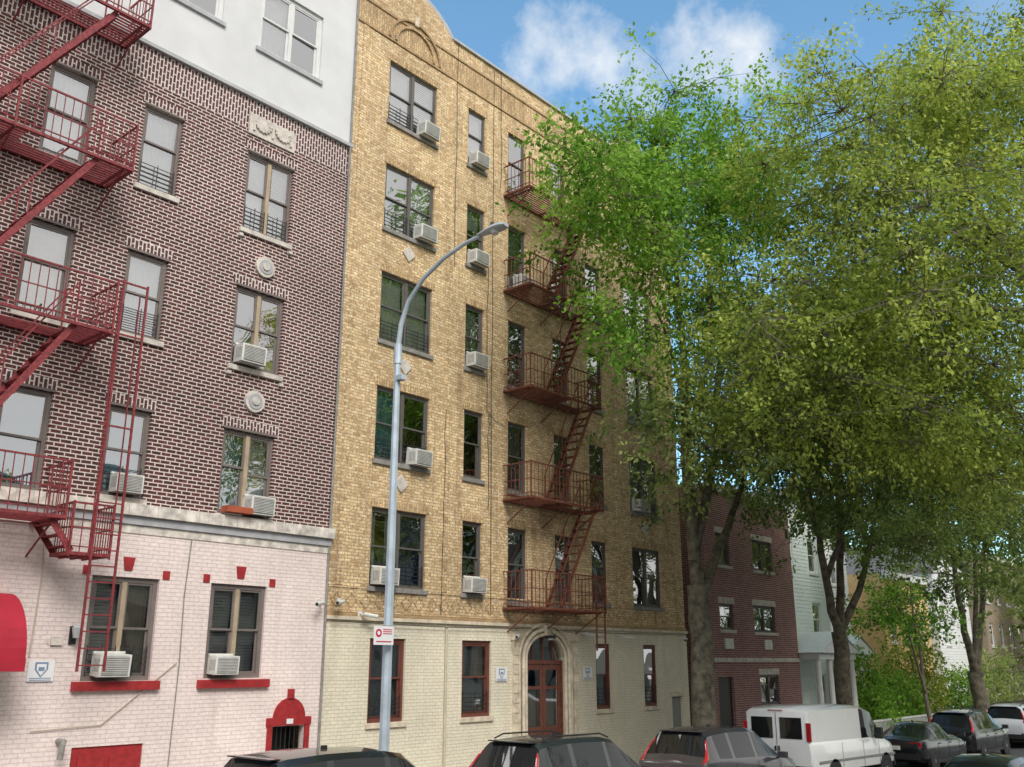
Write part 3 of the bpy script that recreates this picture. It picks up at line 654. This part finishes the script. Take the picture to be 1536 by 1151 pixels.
tree('street_tree',[
 ([(32.5,13.5,-.6),(32.45,13.5,1.5),(32.35,13.4,4.0)],.33,.25),
 ([(32.35,13.4,3.7),(31.2,13.2,5.6),(29.8,12.8,7.4),(27,12,9),(23.5,11.2,9.6),(21,11,9.2)],.17,.02),
 ([(32.35,13.4,3.8),(34,13,6),(35.2,12.6,9),(36,12,12)],.16,.03),
 ([(32.35,13.4,3.9),(32.2,13,7),(31.5,12.5,11),(31,12,15)],.17,.03),
 ([(31.2,13.2,5.6),(30.6,12,7.8),(29,10.5,10.5),(27.5,9.5,13)],.11,.02)],
 [((30.5,11.5,11.5),(5,4,4.2),3),((25.5,10.8,9.6),(3.6,2.4,2.1),1.8),((21.6,11.2,8.9),(2.5,1.5,1.2),1.0),((34.5,12,10),(4,3.5,3.8),1.5)],
 1700,50,LM2,L=.145,W=.042,bark='barkd',bg=13,bs=(.95,.95,.4))
tree('street_tree',[
 ([(47.5,13.5,-.6),(47.4,13.5,2.0),(47.4,13.5,2.6)],.38,.3),
 ([(47.4,13.5,2.4),(45.8,13.3,5),(44.5,13,8),(43,12.5,11)],.2,.03),
 ([(47.4,13.5,2.4),(48.6,13.3,5),(49.5,13,8),(50,12.5,11)],.2,.03),
 ([(47.4,13.5,2.5),(47.2,13,6),(47,12.5,11)],.18,.03)],
 [((46.5,12.5,10.5),(5.5,4.5,4.5),3),((42,11.5,10),(3.5,3.5,3),1.4),((51,12.5,10),(4,4,4),1)],
 900,42,LM2,L=.21,W=.062,bark='barkd',bg=11,bs=(1.1,1.1,.5))
tree('young_street_tree',[([(41,13.6,-.5),(40.9,13.6,1.5),(40.6,13.6,4),(40.4,13.6,6)],.12,.03),([(40.85,13.6,1.8),(40.0,13.6,3.4),(39.0,13.6,5.6)],.07,.02)],
 [((40.5,13.8,5.2),(1.9,1.5,1.3),1)],110,40,LM1,L=.15,W=.045,bg=8,bs=(.5,.5,.25))
tree('street_tree',[
 ([(24.5,2.4,-.2),(24.5,2.5,2.5),(24.5,2.8,5.)],.36,.3),
 ([(24.5,2.8,4.9),(24.4,3.4,8.5),(24.3,4.6,12),(24.3,6,16),(25,5.8,18.5)],.19,.03),
 ([(24.3,4.6,12),(22.8,5.8,13.),(21.4,7,13.2),(20.2,7.8,12.6)],.07,.02),
 ([(24.4,4.2,11),(23,5.6,11),(21.4,6.9,10.6),(19.8,8.2,9.9)],.07,.02),
 ([(24.4,3.4,8.5),(26,5,10.5),(27.4,6.4,12)],.09,.02)],
 [((21.2,7,11),(3.8,3.2,3.4),2.3),((24.2,6,14),(4.3,3.4,4.2),2.8),((19.6,8.4,9.8),(2.2,1.9,1.9),.8),((27,7,11),(4.6,3.8,3.9),2.2),((26.5,5.5,18.0),(3.4,2.8,3.0),1.5),((22,7.5,15.3),(2.8,2.3,2.4),1.1)],
 2700,54,LM4,L=.118,W=.035,bg=16,bs=(.85,.85,.36),spread=.5)

# ------------------------------------------------------------------ right-hand houses
H=Bld('red_brick_house'); a,b=30.1,36.9
ops=[(30.8,31.8,4.1,5.0),(33.35,35.1,4.07,5.04),(30.8,31.8,6.35,7.5),(33.6,35.2,6.35,7.5),(33.5,35.,1.5,2.55),(30.1+.3,31.5,-.8,2.5)]
wall(H.w,a,b,-1,9.2,Y,ops,'redbrick'); 
for x in (a,b): H.w.face([(x,Y,-1),(x,Y+10,-1),(x,Y+10,9.2),(x,Y,9.2)],'redbrick')
H.w.face([(a,Y,9.1),(b,Y,9.1),(b,Y+10,9.1),(a,Y+10,9.1)],'roof'); H.w.face([(a+.02,Y+.9,-1),(b-.02,Y+.9,-1),(b-.02,Y+.9,9),(a+.02,Y+.9,9)],'dark')
for i,o in enumerate(ops[:5]): window(H,*o,units=2 if o[1]-o[0]>1.2 else 1,fk='frame_dk',lint='stone',sill='stone')
H.fr.box(30.4,31.5,Y+.1,Y+.15,-.8,2.5,'ironblk'); H.tr.box(a,b,Y-.1,Y,9.0,9.3,'stone'); H.tr.box(a,b,Y-.04,Y,3.0,3.15,'stone')
for x in (31.3,34.3): H.tr.box(x-.3,x+.3,Y-.05,Y-.001,3.45,3.8,'acw')
H.finish()
def clap(name,a,b,y,z1,k,porch=None,gable=True,wk='frame_wh'):
    H=Bld(name); zs=[1.0,4.0,6.8]; ops=[]
    for z in zs:
        if z+1.6>z1: continue
        n=int((b-a)/2.2)
        for i in range(n): x=a+(b-a)*(i+.5)/n; ops.append((x-.45,x+.45,z,z+1.5))
    wall(H.w,a,b,-1,z1,y,ops,k); 
    for x in (a,b): H.w.face([(x,y,-1),(x,y+10,-1),(x,y+10,z1),(x,y,z1)],k)
    zz=-.2
    while zz<z1 and 'clap' in M[k].name:
        cuts=sorted([o for o in ops if o[2]-.05<zz<o[3]+.05]); x=a
        for o in cuts: H.tr.box(x,o[0]-.08,y-.014,y-.001,zz,zz+.02,k); x=o[1]+.08
        H.tr.box(x,b,y-.014,y-.001,zz,zz+.02,k)
        zz+=.16
    H.w.face([(a+.02,y+.9,-1),(b-.02,y+.9,-1),(b-.02,y+.9,z1-.1),(a+.02,y+.9,z1-.1)],'dark')
    for o in ops: window(H,*o,y=y,fk=wk,sill='frame_wh')
    c=(a+b)/2
    if gable:
        H.w.face([(a,y,z1),(b,y,z1),(c,y,z1+1.8)],k)
        for s_,xx in ((1,a-.3),(-1,b+.3)): H.w.face([(xx,y-.4,z1-.15),(c,y-.4,z1+1.9),(c,y+10,z1+1.9),(xx,y+10,z1-.15)],'roof')
    else: H.tr.box(a-.05,b+.05,y-.25,y,z1-.3,z1+.1,'frame_wh'); H.w.face([(a,y,z1),(b,y,z1),(b,y+10,z1),(a,y+10,z1)],'roof')
    if porch:
        p0,p1=porch; d=1.8
        H.tr.box(p0,p1,y-d,y-.02,3.1,3.35,'frame_wh'); H.tr.box(p0,p1,y-d,y-.02,.3,.5,'concrete')
        H.w.face([(p0-.15,y-d-.15,3.36),(p1+.15,y-d-.15,3.36),((p0+p1)/2,y-d-.15,4.1)],'whitew')
        for xx in (p0-.2,p1+.2): H.w.face([(xx,y-d-.2,3.36),((p0+p1)/2,y-d-.2,4.2),((p0+p1)/2,y,4.2),(xx,y,3.36)],'mint')
        for i in range(4):
            x=p0+.15+(p1-p0-.3)*i/3; H.tr.tube([(x,y-d+.15,.5),(x,y-d+.15,3.1)],[.13,.11],'frame_wh',sides=10)
        for h in (.75,1.3): H.tr.box(p0+.2,(p0+p1)/2-.75,y-d+.12,y-d+.17,h,h+.06,'frame_wh'); H.tr.box((p0+p1)/2+.75,p1-.2,y-d+.12,y-d+.17,h,h+.06,'frame_wh')
        for i in range(4): H.tr.box((p0+p1)/2-.7,(p0+p1)/2+.7,y-d-.3*(4-i),y-d-.01,-1,-.35+.2*i,'concrete')
    H.finish()
clap('mint_clapboard_house',37.3,42.6,18.0,8.6,'mint',porch=(37.0,40.6))
clap('white_clapboard_house',43.6,50.,20.,8.8,'whitew',porch=(44.5,47.5))
clap('orange_stucco_house',52,59,19,7.6,'orange',gable=False)
clap('white_clapboard_house',60.5,67,19,8.5,'whitew')
clap('buff_brick_house',68.5,92,18.5,10,'buff',gable=False)
H=Bld('buff_brick_apartment_building'); ops=[(x,x+1.3,z,z+1.7) for x in np.arange(-18,60,3.4) for z in (1.5,4.6,7.7)]
wall(H.w,-20,62,-1,11.,-9,ops,'buff',depth=-.1); H.w.face([(-20,-9.4,-1),(62,-9.4,-1),(62,-9.4,11),(-20,-9.4,11)],'dark'); H.w.face([(-20,-9,11),(62,-9,11),(62,-20,11),(-20,-20,11)],'roof')
H.tr.box(-20,62,-9,-8.7,10.7,11.1,'stone'); H.finish()
def sptree(x,y,s):
    tree('street_tree',[([(x,y,-.2),(x,y,2.5),(x,y,4)],.3,.25),([(x,y,3.9),(x+1,y+.5,7),(x+1.4,y+.6,9)],.16,.03),([(x,y,3.9),(x-1.3,y,6.5),(x-2,y-.3,9)],.15,.03)],
      [((x+.8,y,8),(2.8,2.4,2.6),1),((x-1.8,y,7.5),(2.3,2.2,2.2),1)],150,26,LM2,L=.3,W=.1,bg=7,bs=(.8,.8,.4))
sptree(14,-5.5,1); sptree(29,-4.5,1)

# fences / shrubs
m=MB()
for x0_,x1_ in ((37.2,43.2),(43.4,51.5)):
    y=15.6; z=gz(40)+.1
    for h in (.25,1.0): m.bar((x0_,y,z+h),(x1_,y,z+h),.05,'frame_wh')
    for i in range(int((x1_-x0_)/.14)): m.bar((x0_+i*.14,y,z),(x0_+i*.14,y,z+1.05),.025,'frame_wh')
m.obj('white_picket_fence')
m=MB(); y=15.6; z=gz(40)+.1
for h in (.15,1.1): m.bar((52,y,z+h),(80,y,z+h),.04,'ironblk')
for i in range(200): m.bar((52+i*.14,y,z),(52+i*.14,y,z+1.2),.02,'ironblk')
for h in (.15,1.1): m.bar((28.6,15.9,z+h),(36.5,15.9,z+h),.04,'ironblk')
for i in range(56): m.bar((28.6+i*.14,15.9,z),(28.6+i*.14,15.9,z+1.2),.02,'ironblk')
m.obj('iron_fence')
def shrub(x,y,z,r,n,lm,name='shrub',per=36,L=.16):
    e=empty(name); m=MB()
    for i in range(7): a=i*.9; m.tube([(x,y,gz(x)),(x+r[0]*.4*math.cos(a),y+r[1]*.4*math.sin(a),z),(x+r[0]*.7*math.cos(a),y+r[1]*.6*math.sin(a),z+r[2]*.5)],[.04,.025,.01],'bark',sides=5)
    m.obj('stems',e); u=rng.normal(size=(n,3)); u/=np.linalg.norm(u,axis=1)[:,None]; C=np.array([x,y,z])+u*np.array(r)*(rng.random((n,1))**.4)
    leaves_obj('foliage',e,C,u*.6,.5+rng.normal(size=n)*.15,per,L,L*.35,lm,spread=.35 if L<.2 else .8)
shrub(43.5,17.2,1.8,(1.5,1.2,2),130,LM1); shrub(47.5,17.,1.2,(1.8,1.,1.3),110,LM1); shrub(51,17.5,2.4,(1.7,1.3,2.4),150,LM4); shrub(56,16.8,1.3,(2.5,1,1.6),120,LM1); shrub(63,16.8,1.8,(3,1,2.4),120,LM2)
shrub(42.3,16.4,.9,(.9,.6,1.),60,LM1)
shrub(75,14,7,(7,4,6),360,LM2,'distant_trees',26,.34); shrub(68,6,8,(8,4,7),360,LM4,'distant_trees',26,.34)

# ------------------------------------------------------------------ ground
def sheet(name,y0,y1,dz,k,xs=(-300,-20,36,500),thick=None):
    m=MB()
    for a,b in zip(xs,xs[1:]):
        m.face([(a,y0,gz(a)+dz),(b,y0,gz(b)+dz),(b,y1,gz(b)+dz),(a,y1,gz(a)+dz)],k)
        if thick:
            for yy in (y0,y1): m.face([(a,yy,gz(a)+dz-thick),(b,yy,gz(b)+dz-thick),(b,yy,gz(b)+dz),(a,yy,gz(a)+dz)],k)
    return m.obj(name)
sheet('ground',-400,500,-.02,'dirt'); sheet('road',4.4,13.1,-.008,'asphalt')
sheet('pavement',13.28,17.02,.12,'concrete',thick=.15); sheet('pavement',-.6,4.22,.12,'concrete',thick=.15)
sheet('kerb',13.1,13.28,.125,'stone',thick=.15); sheet('kerb',4.22,4.4,.125,'stone',thick=.15)
m=MB()
for i in range(20): x=i*7.; m.face([(x,8.7,gz(x)-.004),(x+2.5,8.7,gz(x+2.5)-.004),(x+2.5,8.82,gz(x+2.5)-.004),(x,8.82,gz(x)-.004)],'paintw')
m.obj('road_markings')

# ------------------------------------------------------------------ vehicles
def wheel(m,x,y,r,side):
    n=24; w=.2
    prof=[(r*.66,0.),(r*.9,.0),(r,-.03),(r,-w+.03),(r*.9,-w)]
    n0=len(m.v); i=m.mi('rubber')
    for t in range(n):
        a=2*math.pi*t/n
        for (rr,yy) in prof: m.v.append((x+rr*math.cos(a),y+side*yy,r+rr*math.sin(a)))
    L=len(prof)
    for t in range(n):
        for j in range(L-1): a=n0+t*L+j;b=n0+((t+1)%n)*L+j; m.f.append((a,b,b+1,a+1)); m.m.append(i)
    m.disc((x,y-side*.05,r),(0,1,0),r*.66,'black',seg=20,h=.04); m.disc((x,y-side*.02,r),(0,1,0),r*.17,'alloy',seg=12,h=.05)
    for q in range(7):
        a=2*math.pi*q/7; c=Vector((x+r*.38*math.cos(a),y-side*.02,r+r*.38*math.sin(a))); m.obox(c,Vector((math.cos(a),0,math.sin(a)))*r*.28,(0,.015,0),Vector((-math.sin(a),0,math.cos(a)))*r*.065,'alloy')
    m.tube([(x+r*.64*math.cos(a),y-side*.015,r+r*.64*math.sin(a)) for a in [2*math.pi*t/20 for t in range(21)]],r*.04,'alloy',sides=5)
def car(name,x,y,kind,paint,flip=1,plate='platew',rails=True):
    key='paint_'+name+str(len(M)); M[key]=mat(key,paint,.3,metal=.25 if sum(paint)<1.5 else 0,coat=.8,var=.03)
    e=empty(name,(x,y,gz(x)-.006)); e.rotation_euler=(0,math.atan(.018) if x<36 else 0,0 if flip>0 else math.pi)
    if kind=='suv':
        W=.92; st=[(-2.28,.5,.82,.84,.72,.6,0),(-2.24,.36,.95,.97,.84,.68,0),(-2.18,.3,1.02,1.04,.9,.74,0),(-2.08,.28,1.06,1.14,.915,.76,0),(-1.78,.27,1.07,1.60,.92,.62,1),(-1.68,.27,1.07,1.625,W,.63,1),(-1.6,.27,1.07,1.64,W,.635,1),(-1.02,.25,1.05,1.675,W,.65,1),(-.9,.25,1.05,1.68,W,.65,1),(-.45,.25,1.04,1.685,W,.655,1),(.05,.25,1.03,1.675,W,.65,1),(.15,.25,1.03,1.67,W,.65,1),(.5,.25,1.02,1.62,W,.63,1),(1.25,.25,1.0,1.08,W,.72,0),(1.4,.25,.98,1.03,W,.7,0),(1.85,.26,.93,.97,.9,.66,0),(2.15,.28,.86,.88,.84,.6,0),(2.28,.36,.74,.76,.74,.52,0),(2.32,.48,.62,.64,.66,.48,0)]
        gl=[(5,6,0),(6,7,1),(8,9,1),(9,10,1),(11,12,1),(12,13,1)]; ws=(12,13); rw=(3,4); wx=(-1.38,1.42); r=.35; H=1.68
    elif kind=='sedan':
        W=.9; st=[(-2.38,.48,.8,.82,.7,.55,0),(-2.34,.36,.92,.95,.82,.62,0),(-2.2,.3,.96,1.01,.88,.68,0),(-1.75,.26,.96,1.04,.9,.7,0),(-1.0,.24,.96,1.36,.9,.56,1),(-.8,.24,.95,1.41,W,.57,1),(-.7,.24,.95,1.43,W,.58,1),(-.2,.24,.94,1.45,W,.59,1),(.0,.24,.94,1.45,W,.59,1),(.1,.24,.94,1.445,W,.59,1),(.5,.24,.93,1.40,W,.57,1),(1.25,.24,.91,.97,W,.68,0),(1.4,.24,.9,.94,W,.66,0),(1.9,.26,.82,.86,.88,.6,0),(2.25,.3,.72,.74,.8,.52,0),(2.38,.42,.6,.62,.68,.46,0)]
        gl=[(4,5,1),(6,7,1),(7,8,1),(9,10,1),(10,11,1),(3,4,0)]; ws=(10,11); rw=(3,4); wx=(-1.4,1.45); r=.32; H=1.45
    else:
        W=.99; st=[(-2.88,.55,1.2,1.95,.9,.8,1),(-2.84,.5,1.22,2.02,.95,.84,1),(-2.7,.45,1.22,2.06,.98,.86,1),(-1.7,.4,1.22,2.09,W,.87,1),(-.6,.38,1.22,2.1,W,.87,1),(.3,.38,1.22,2.1,W,.87,1),(.4,.38,1.22,2.09,W,.87,1),(.7,.38,1.22,2.08,W,.86,1),(1.25,.38,1.2,1.98,W,.84,1),(1.95,.38,1.18,1.26,.98,.78,0),(2.1,.38,1.14,1.2,.97,.76,0),(2.6,.4,1.04,1.08,.94,.7,0),(2.82,.42,.92,.94,.88,.66,0),(2.88,.5,.8,.82,.84,.6,0)]
        gl=[(6,7,1),(7,8,1),(8,9,1)]; ws=(8,9); rw=None; wx=(-1.65,1.9); r=.37; H=2.1
    m=MB(); ki=m.mi(key); gi=m.mi('glass_dk'); bi=m.mi('black')
    for (sx_,zb,be,tp,w,wr,cab) in st:
        cut=.09 if cab else .02
        ring=[(0,zb),(w*.84,zb),(w*.985,zb+.13),(w*1.0,(zb+be)/2+.05),(w*.975,be-.06),(w*.93,be+.01),(wr+(.02 if cab else 0),tp-cut),(wr*.86,tp-.012),(0,tp+.02)]
        full=ring+[(-a,b) for a,b in ring[-2:0:-1]]
        m.v+=[(sx_,a,b) for a,b in full]
    RL=16
    gs={(a) for a,b,c in gl if c}
    for i in range(len(st)-1):
        for t in range(RL):
            kband=t if t<8 else 15-t
            mi_=ki
            if kband<=1: mi_=bi
            if kband==5 and i in gs: mi_=gi
            if kband in (6,7) and ws and i==ws[0]: mi_=gi
            if kband in (6,7) and rw and i==rw[0]: mi_=gi
            a=i*RL+t; b=i*RL+(t+1)%RL
            m.f.append((a,a+RL,b+RL,b)); m.m.append(mi_)
    m.f.append(tuple(range(RL))); m.m.append(ki); e0=(len(st)-1)*RL; m.f.append(tuple(range(e0,e0+RL))[::-1]); m.m.append(ki)
    m.obj('body',e,smooth=True,angle=28)
    p=MB()
    for wxx in wx:
        for s_ in (-1,1):
            p.disc((wxx,s_*(W-.055),r),(0,1,0),r+.06,'black',seg=28,h=.13)
            wheel(p,wxx,s_*(W+.012),r,s_)
    xe=st[0][0]; xf=st[-1][0]
    if kind=='van':
        for s_ in (-1,1):
            p.box(xe-.02,xe+.03,s_*.88-.06,s_*.88+.06,1.25,1.7,'tail'); p.box(xe-.012,xe+.02,s_*.4-.3,s_*.4+.3,1.3,1.82,'glass_dk'); p.box(xe-.025,xe,s_*.05-.02,s_*.05+.02,1.0,1.12,'black')
            p.box(1.05,1.2,s_*1.14-.1,s_*1.14+.1,1.2,1.5,'black'); p.box(1.1,1.14,s_*1.04-.04,s_*1.04+.04,1.25,1.3,'black')
            p.box(-2.6,2.6,s_*(W+.004)-.006,s_*(W+.004)+.006,.72,.78,'acg')
            for xx in (.33,1.45,-1.1): p.box(xx-.005,xx+.005,s_*(W-.0)-.004,s_*(W-.0)+.004,.5,1.18,'black')
            p.box(xf-.08,xf+.01,s_*.68-.16,s_*.68+.16,.72,.92,'headl')
        p.box(xe-.09,xe+.02,-.93,.93,.45,.66,'black'); p.box(xe-.015,xe,-.004,.004,.68,1.95,'black'); p.box(xe-.1,xe-.09,-.16,.16,.5,.62,plate)
        p.box(xe-.02,xe+.0,-.2,.2,1.98,2.0,'tail'); p.box(xf-.02,xf+.08,-.85,.85,.4,.6,'black'); p.box(xf-.01,xf+.02,-.5,.5,.66,.86,'black')
    else:
        for s_ in (-1,1):
            if kind=='suv':
                pts=[(-2.16,.80,.86),(-2.15,.79,.98),(-2.06,.785,1.10),(-1.96,.735,1.25),(-1.88,.68,1.38),(-1.83,.64,1.46)]
                p.tube([(a,s_*b,c) for a,b,c in pts],[.05,.07,.05,.035,.03,.015],'tail',sides=8)
                if rails: p.tube([(-1.6,s_*.58,1.65),(-1.35,s_*.59,1.72),(.1,s_*.59,1.73),(.4,s_*.57,1.65)],.016,'black',sides=6)
            else: p.box(-2.36,-2.2,s_*.66-.16,s_*.66+.16,.74,.9,'tail')
            p.box(xf-.22,xf-.04,s_*.62-.14,s_*.62+.14,.64 if kind!='suv' else .7,.76 if kind!='suv' else .84,'headl')
            p.tube([(.98,s_*.9,.97),(1.0,s_*1.0,1.02)],.03,key,sides=6); p.obox((1.0,s_*1.07,1.06),(.07,0,0),(0,.1,0),(0,0,.07),key)
            for xx in (-.95,.1,1.2): p.box(xx-.004,xx+.004,s_*(W+.0)-.004,s_*(W+.0)+.004,.42,st[8][2]-.08,'black')
            for xx in (-.75,.3): p.box(xx-.1,xx+.08,s_*(W)-.0-.012,s_*(W)+.012,.82,.85,key)
            p.box(-1.0,1.0,s_*(W-.02)-.02,s_*(W-.02)+.02,.25,.36,'black')
        p.box(xe-.02,xe+.1,-.74,.74,.38,.56,'black'); p.box(xe-.03,xe+.01,-.17,.17,.66,.78,plate); p.box(xf-.05,xf+.015,-.55,.55,.4,.56,'black')
        if kind=='suv': p.box(-1.86,-1.7,-.52,.52,1.615,1.635,key)
        p.box(-.6,-.5,-.02,.02,H+.01,H+.06,'black')
    p.obj('trim_and_wheels',e,bevel=.006)
    return e
car('parked_suv',10.1,12.,'suv',(.012,.013,.015),rails=False)
car('parked_suv',15.6,12.,'suv',(.035,.045,.045))
car('parked_suv',21.4,12.,'suv',(.055,.05,.055),plate='plate',rails=False)
car('parked_van',27.2,12.,'van',(.80,.80,.78))
car('parked_car',34.9,12.,'sedan',(.012,.013,.015))
car('parked_suv',40.2,12.,'suv',(.012,.012,.014))
car('parked_suv',47.2,12.,'suv',(.5,.52,.55))
car('parked_car',53.2,12.,'sedan',(.15,.15,.16))
car('parked_car',20.4,5.7,'sedan',(.02,.022,.022))

# ------------------------------------------------------------------ world
w=D.worlds.new('World'); S.world=w; w.use_nodes=True; nt=w.node_tree; nt.nodes.clear()
el,sun_xy=math.radians(43),(-.45,-.893)
rot=math.atan2(sun_xy[0],sun_xy[1])
out=N(nt,'ShaderNodeOutputWorld'); bg=N(nt,'ShaderNodeBackground',Strength=.15)
sky=N(nt,'ShaderNodeTexSky'); sky.sky_type='NISHITA'; sky.sun_disc=False; sky.sun_elevation=el; sky.sun_rotation=rot; sky.air_density=1.; sky.dust_density=.6; sky.ozone_density=2.
tc=N(nt,'ShaderNodeTexCoord'); V=tc.outputs['Generated']
nz=N(nt,'ShaderNodeTexNoise',Scale=15.,Detail=6.,Roughness=.62); nt.links.new(V,nz.inputs['Vector'])
nb=N(nt,'ShaderNodeTexNoise',Scale=2.2,Detail=3.,Roughness=.55); nt.links.new(V,nb.inputs['Vector'])
nd=N(nt,'ShaderNodeTexNoise',Scale=9.,Detail=2.); nt.links.new(V,nd.inputs['Vector'])
wv=N(nt,'ShaderNodeVectorMath'); wv.operation='SUBTRACT'; nt.links.new(nd.outputs['Color'],wv.inputs[0]); wv.inputs[1].default_value=(.5,.5,.5)
wv2=N(nt,'ShaderNodeVectorMath'); wv2.operation='MULTIPLY_ADD'; nt.links.new(wv.outputs[0],wv2.inputs[0]); wv2.inputs[1].default_value=(.16,.16,.06); nt.links.new(V,wv2.inputs[2])
sp=N(nt,'ShaderNodeSeparateXYZ'); nt.links.new(V,sp.inputs[0])
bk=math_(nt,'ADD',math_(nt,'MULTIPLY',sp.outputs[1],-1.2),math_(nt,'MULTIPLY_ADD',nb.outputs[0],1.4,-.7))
bk=maprange(nt,bk,-.1,.4,0,1)  # unseen cloud bank behind the camera, added for soft white light on facades
tot=None
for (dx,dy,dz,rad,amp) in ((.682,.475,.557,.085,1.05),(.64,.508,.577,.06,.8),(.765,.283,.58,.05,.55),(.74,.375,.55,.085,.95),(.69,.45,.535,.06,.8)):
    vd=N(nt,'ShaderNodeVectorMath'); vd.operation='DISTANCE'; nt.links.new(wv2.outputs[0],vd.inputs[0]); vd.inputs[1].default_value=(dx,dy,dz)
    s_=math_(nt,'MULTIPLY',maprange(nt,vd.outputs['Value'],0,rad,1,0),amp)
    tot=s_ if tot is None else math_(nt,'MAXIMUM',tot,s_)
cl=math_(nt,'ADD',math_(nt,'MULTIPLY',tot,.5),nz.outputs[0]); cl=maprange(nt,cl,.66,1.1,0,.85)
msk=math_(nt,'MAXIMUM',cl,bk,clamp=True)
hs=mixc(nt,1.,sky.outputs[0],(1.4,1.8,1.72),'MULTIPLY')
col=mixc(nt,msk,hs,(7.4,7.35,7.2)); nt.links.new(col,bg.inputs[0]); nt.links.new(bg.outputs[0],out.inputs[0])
sl=D.lights.new('sun','SUN'); sl.energy=2.8; sl.angle=math.radians(24); sl.color=(1,.975,.94)
so=D.objects.new('sun',sl); COL.objects.link(so); so.location=(-10,-20,40)
dv=Vector((sun_xy[0]*math.cos(el),sun_xy[1]*math.cos(el),math.sin(el))); so.rotation_euler=dv.to_track_quat('Z','Y').to_euler()
S.view_settings.view_transform='Standard'; S.view_settings.look='None'; S.view_settings.exposure=0

# ------------------------------------------------------------------ camera
cam=D.cameras.new('camera'); cam.lens=36*1427/1536; cam.sensor_width=36; cam.clip_end=2000; cam.clip_start=.1
co=D.objects.new('camera',cam); COL.objects.link(co); co.location=(0,0,3.0)
p_=math.atan(418/1427); th=math.radians(40.9)
d=Vector((math.cos(p_)*math.cos(th),math.cos(p_)*math.sin(th),math.sin(p_))); co.rotation_euler=d.to_track_quat('-Z','Y').to_euler()
S.camera=co
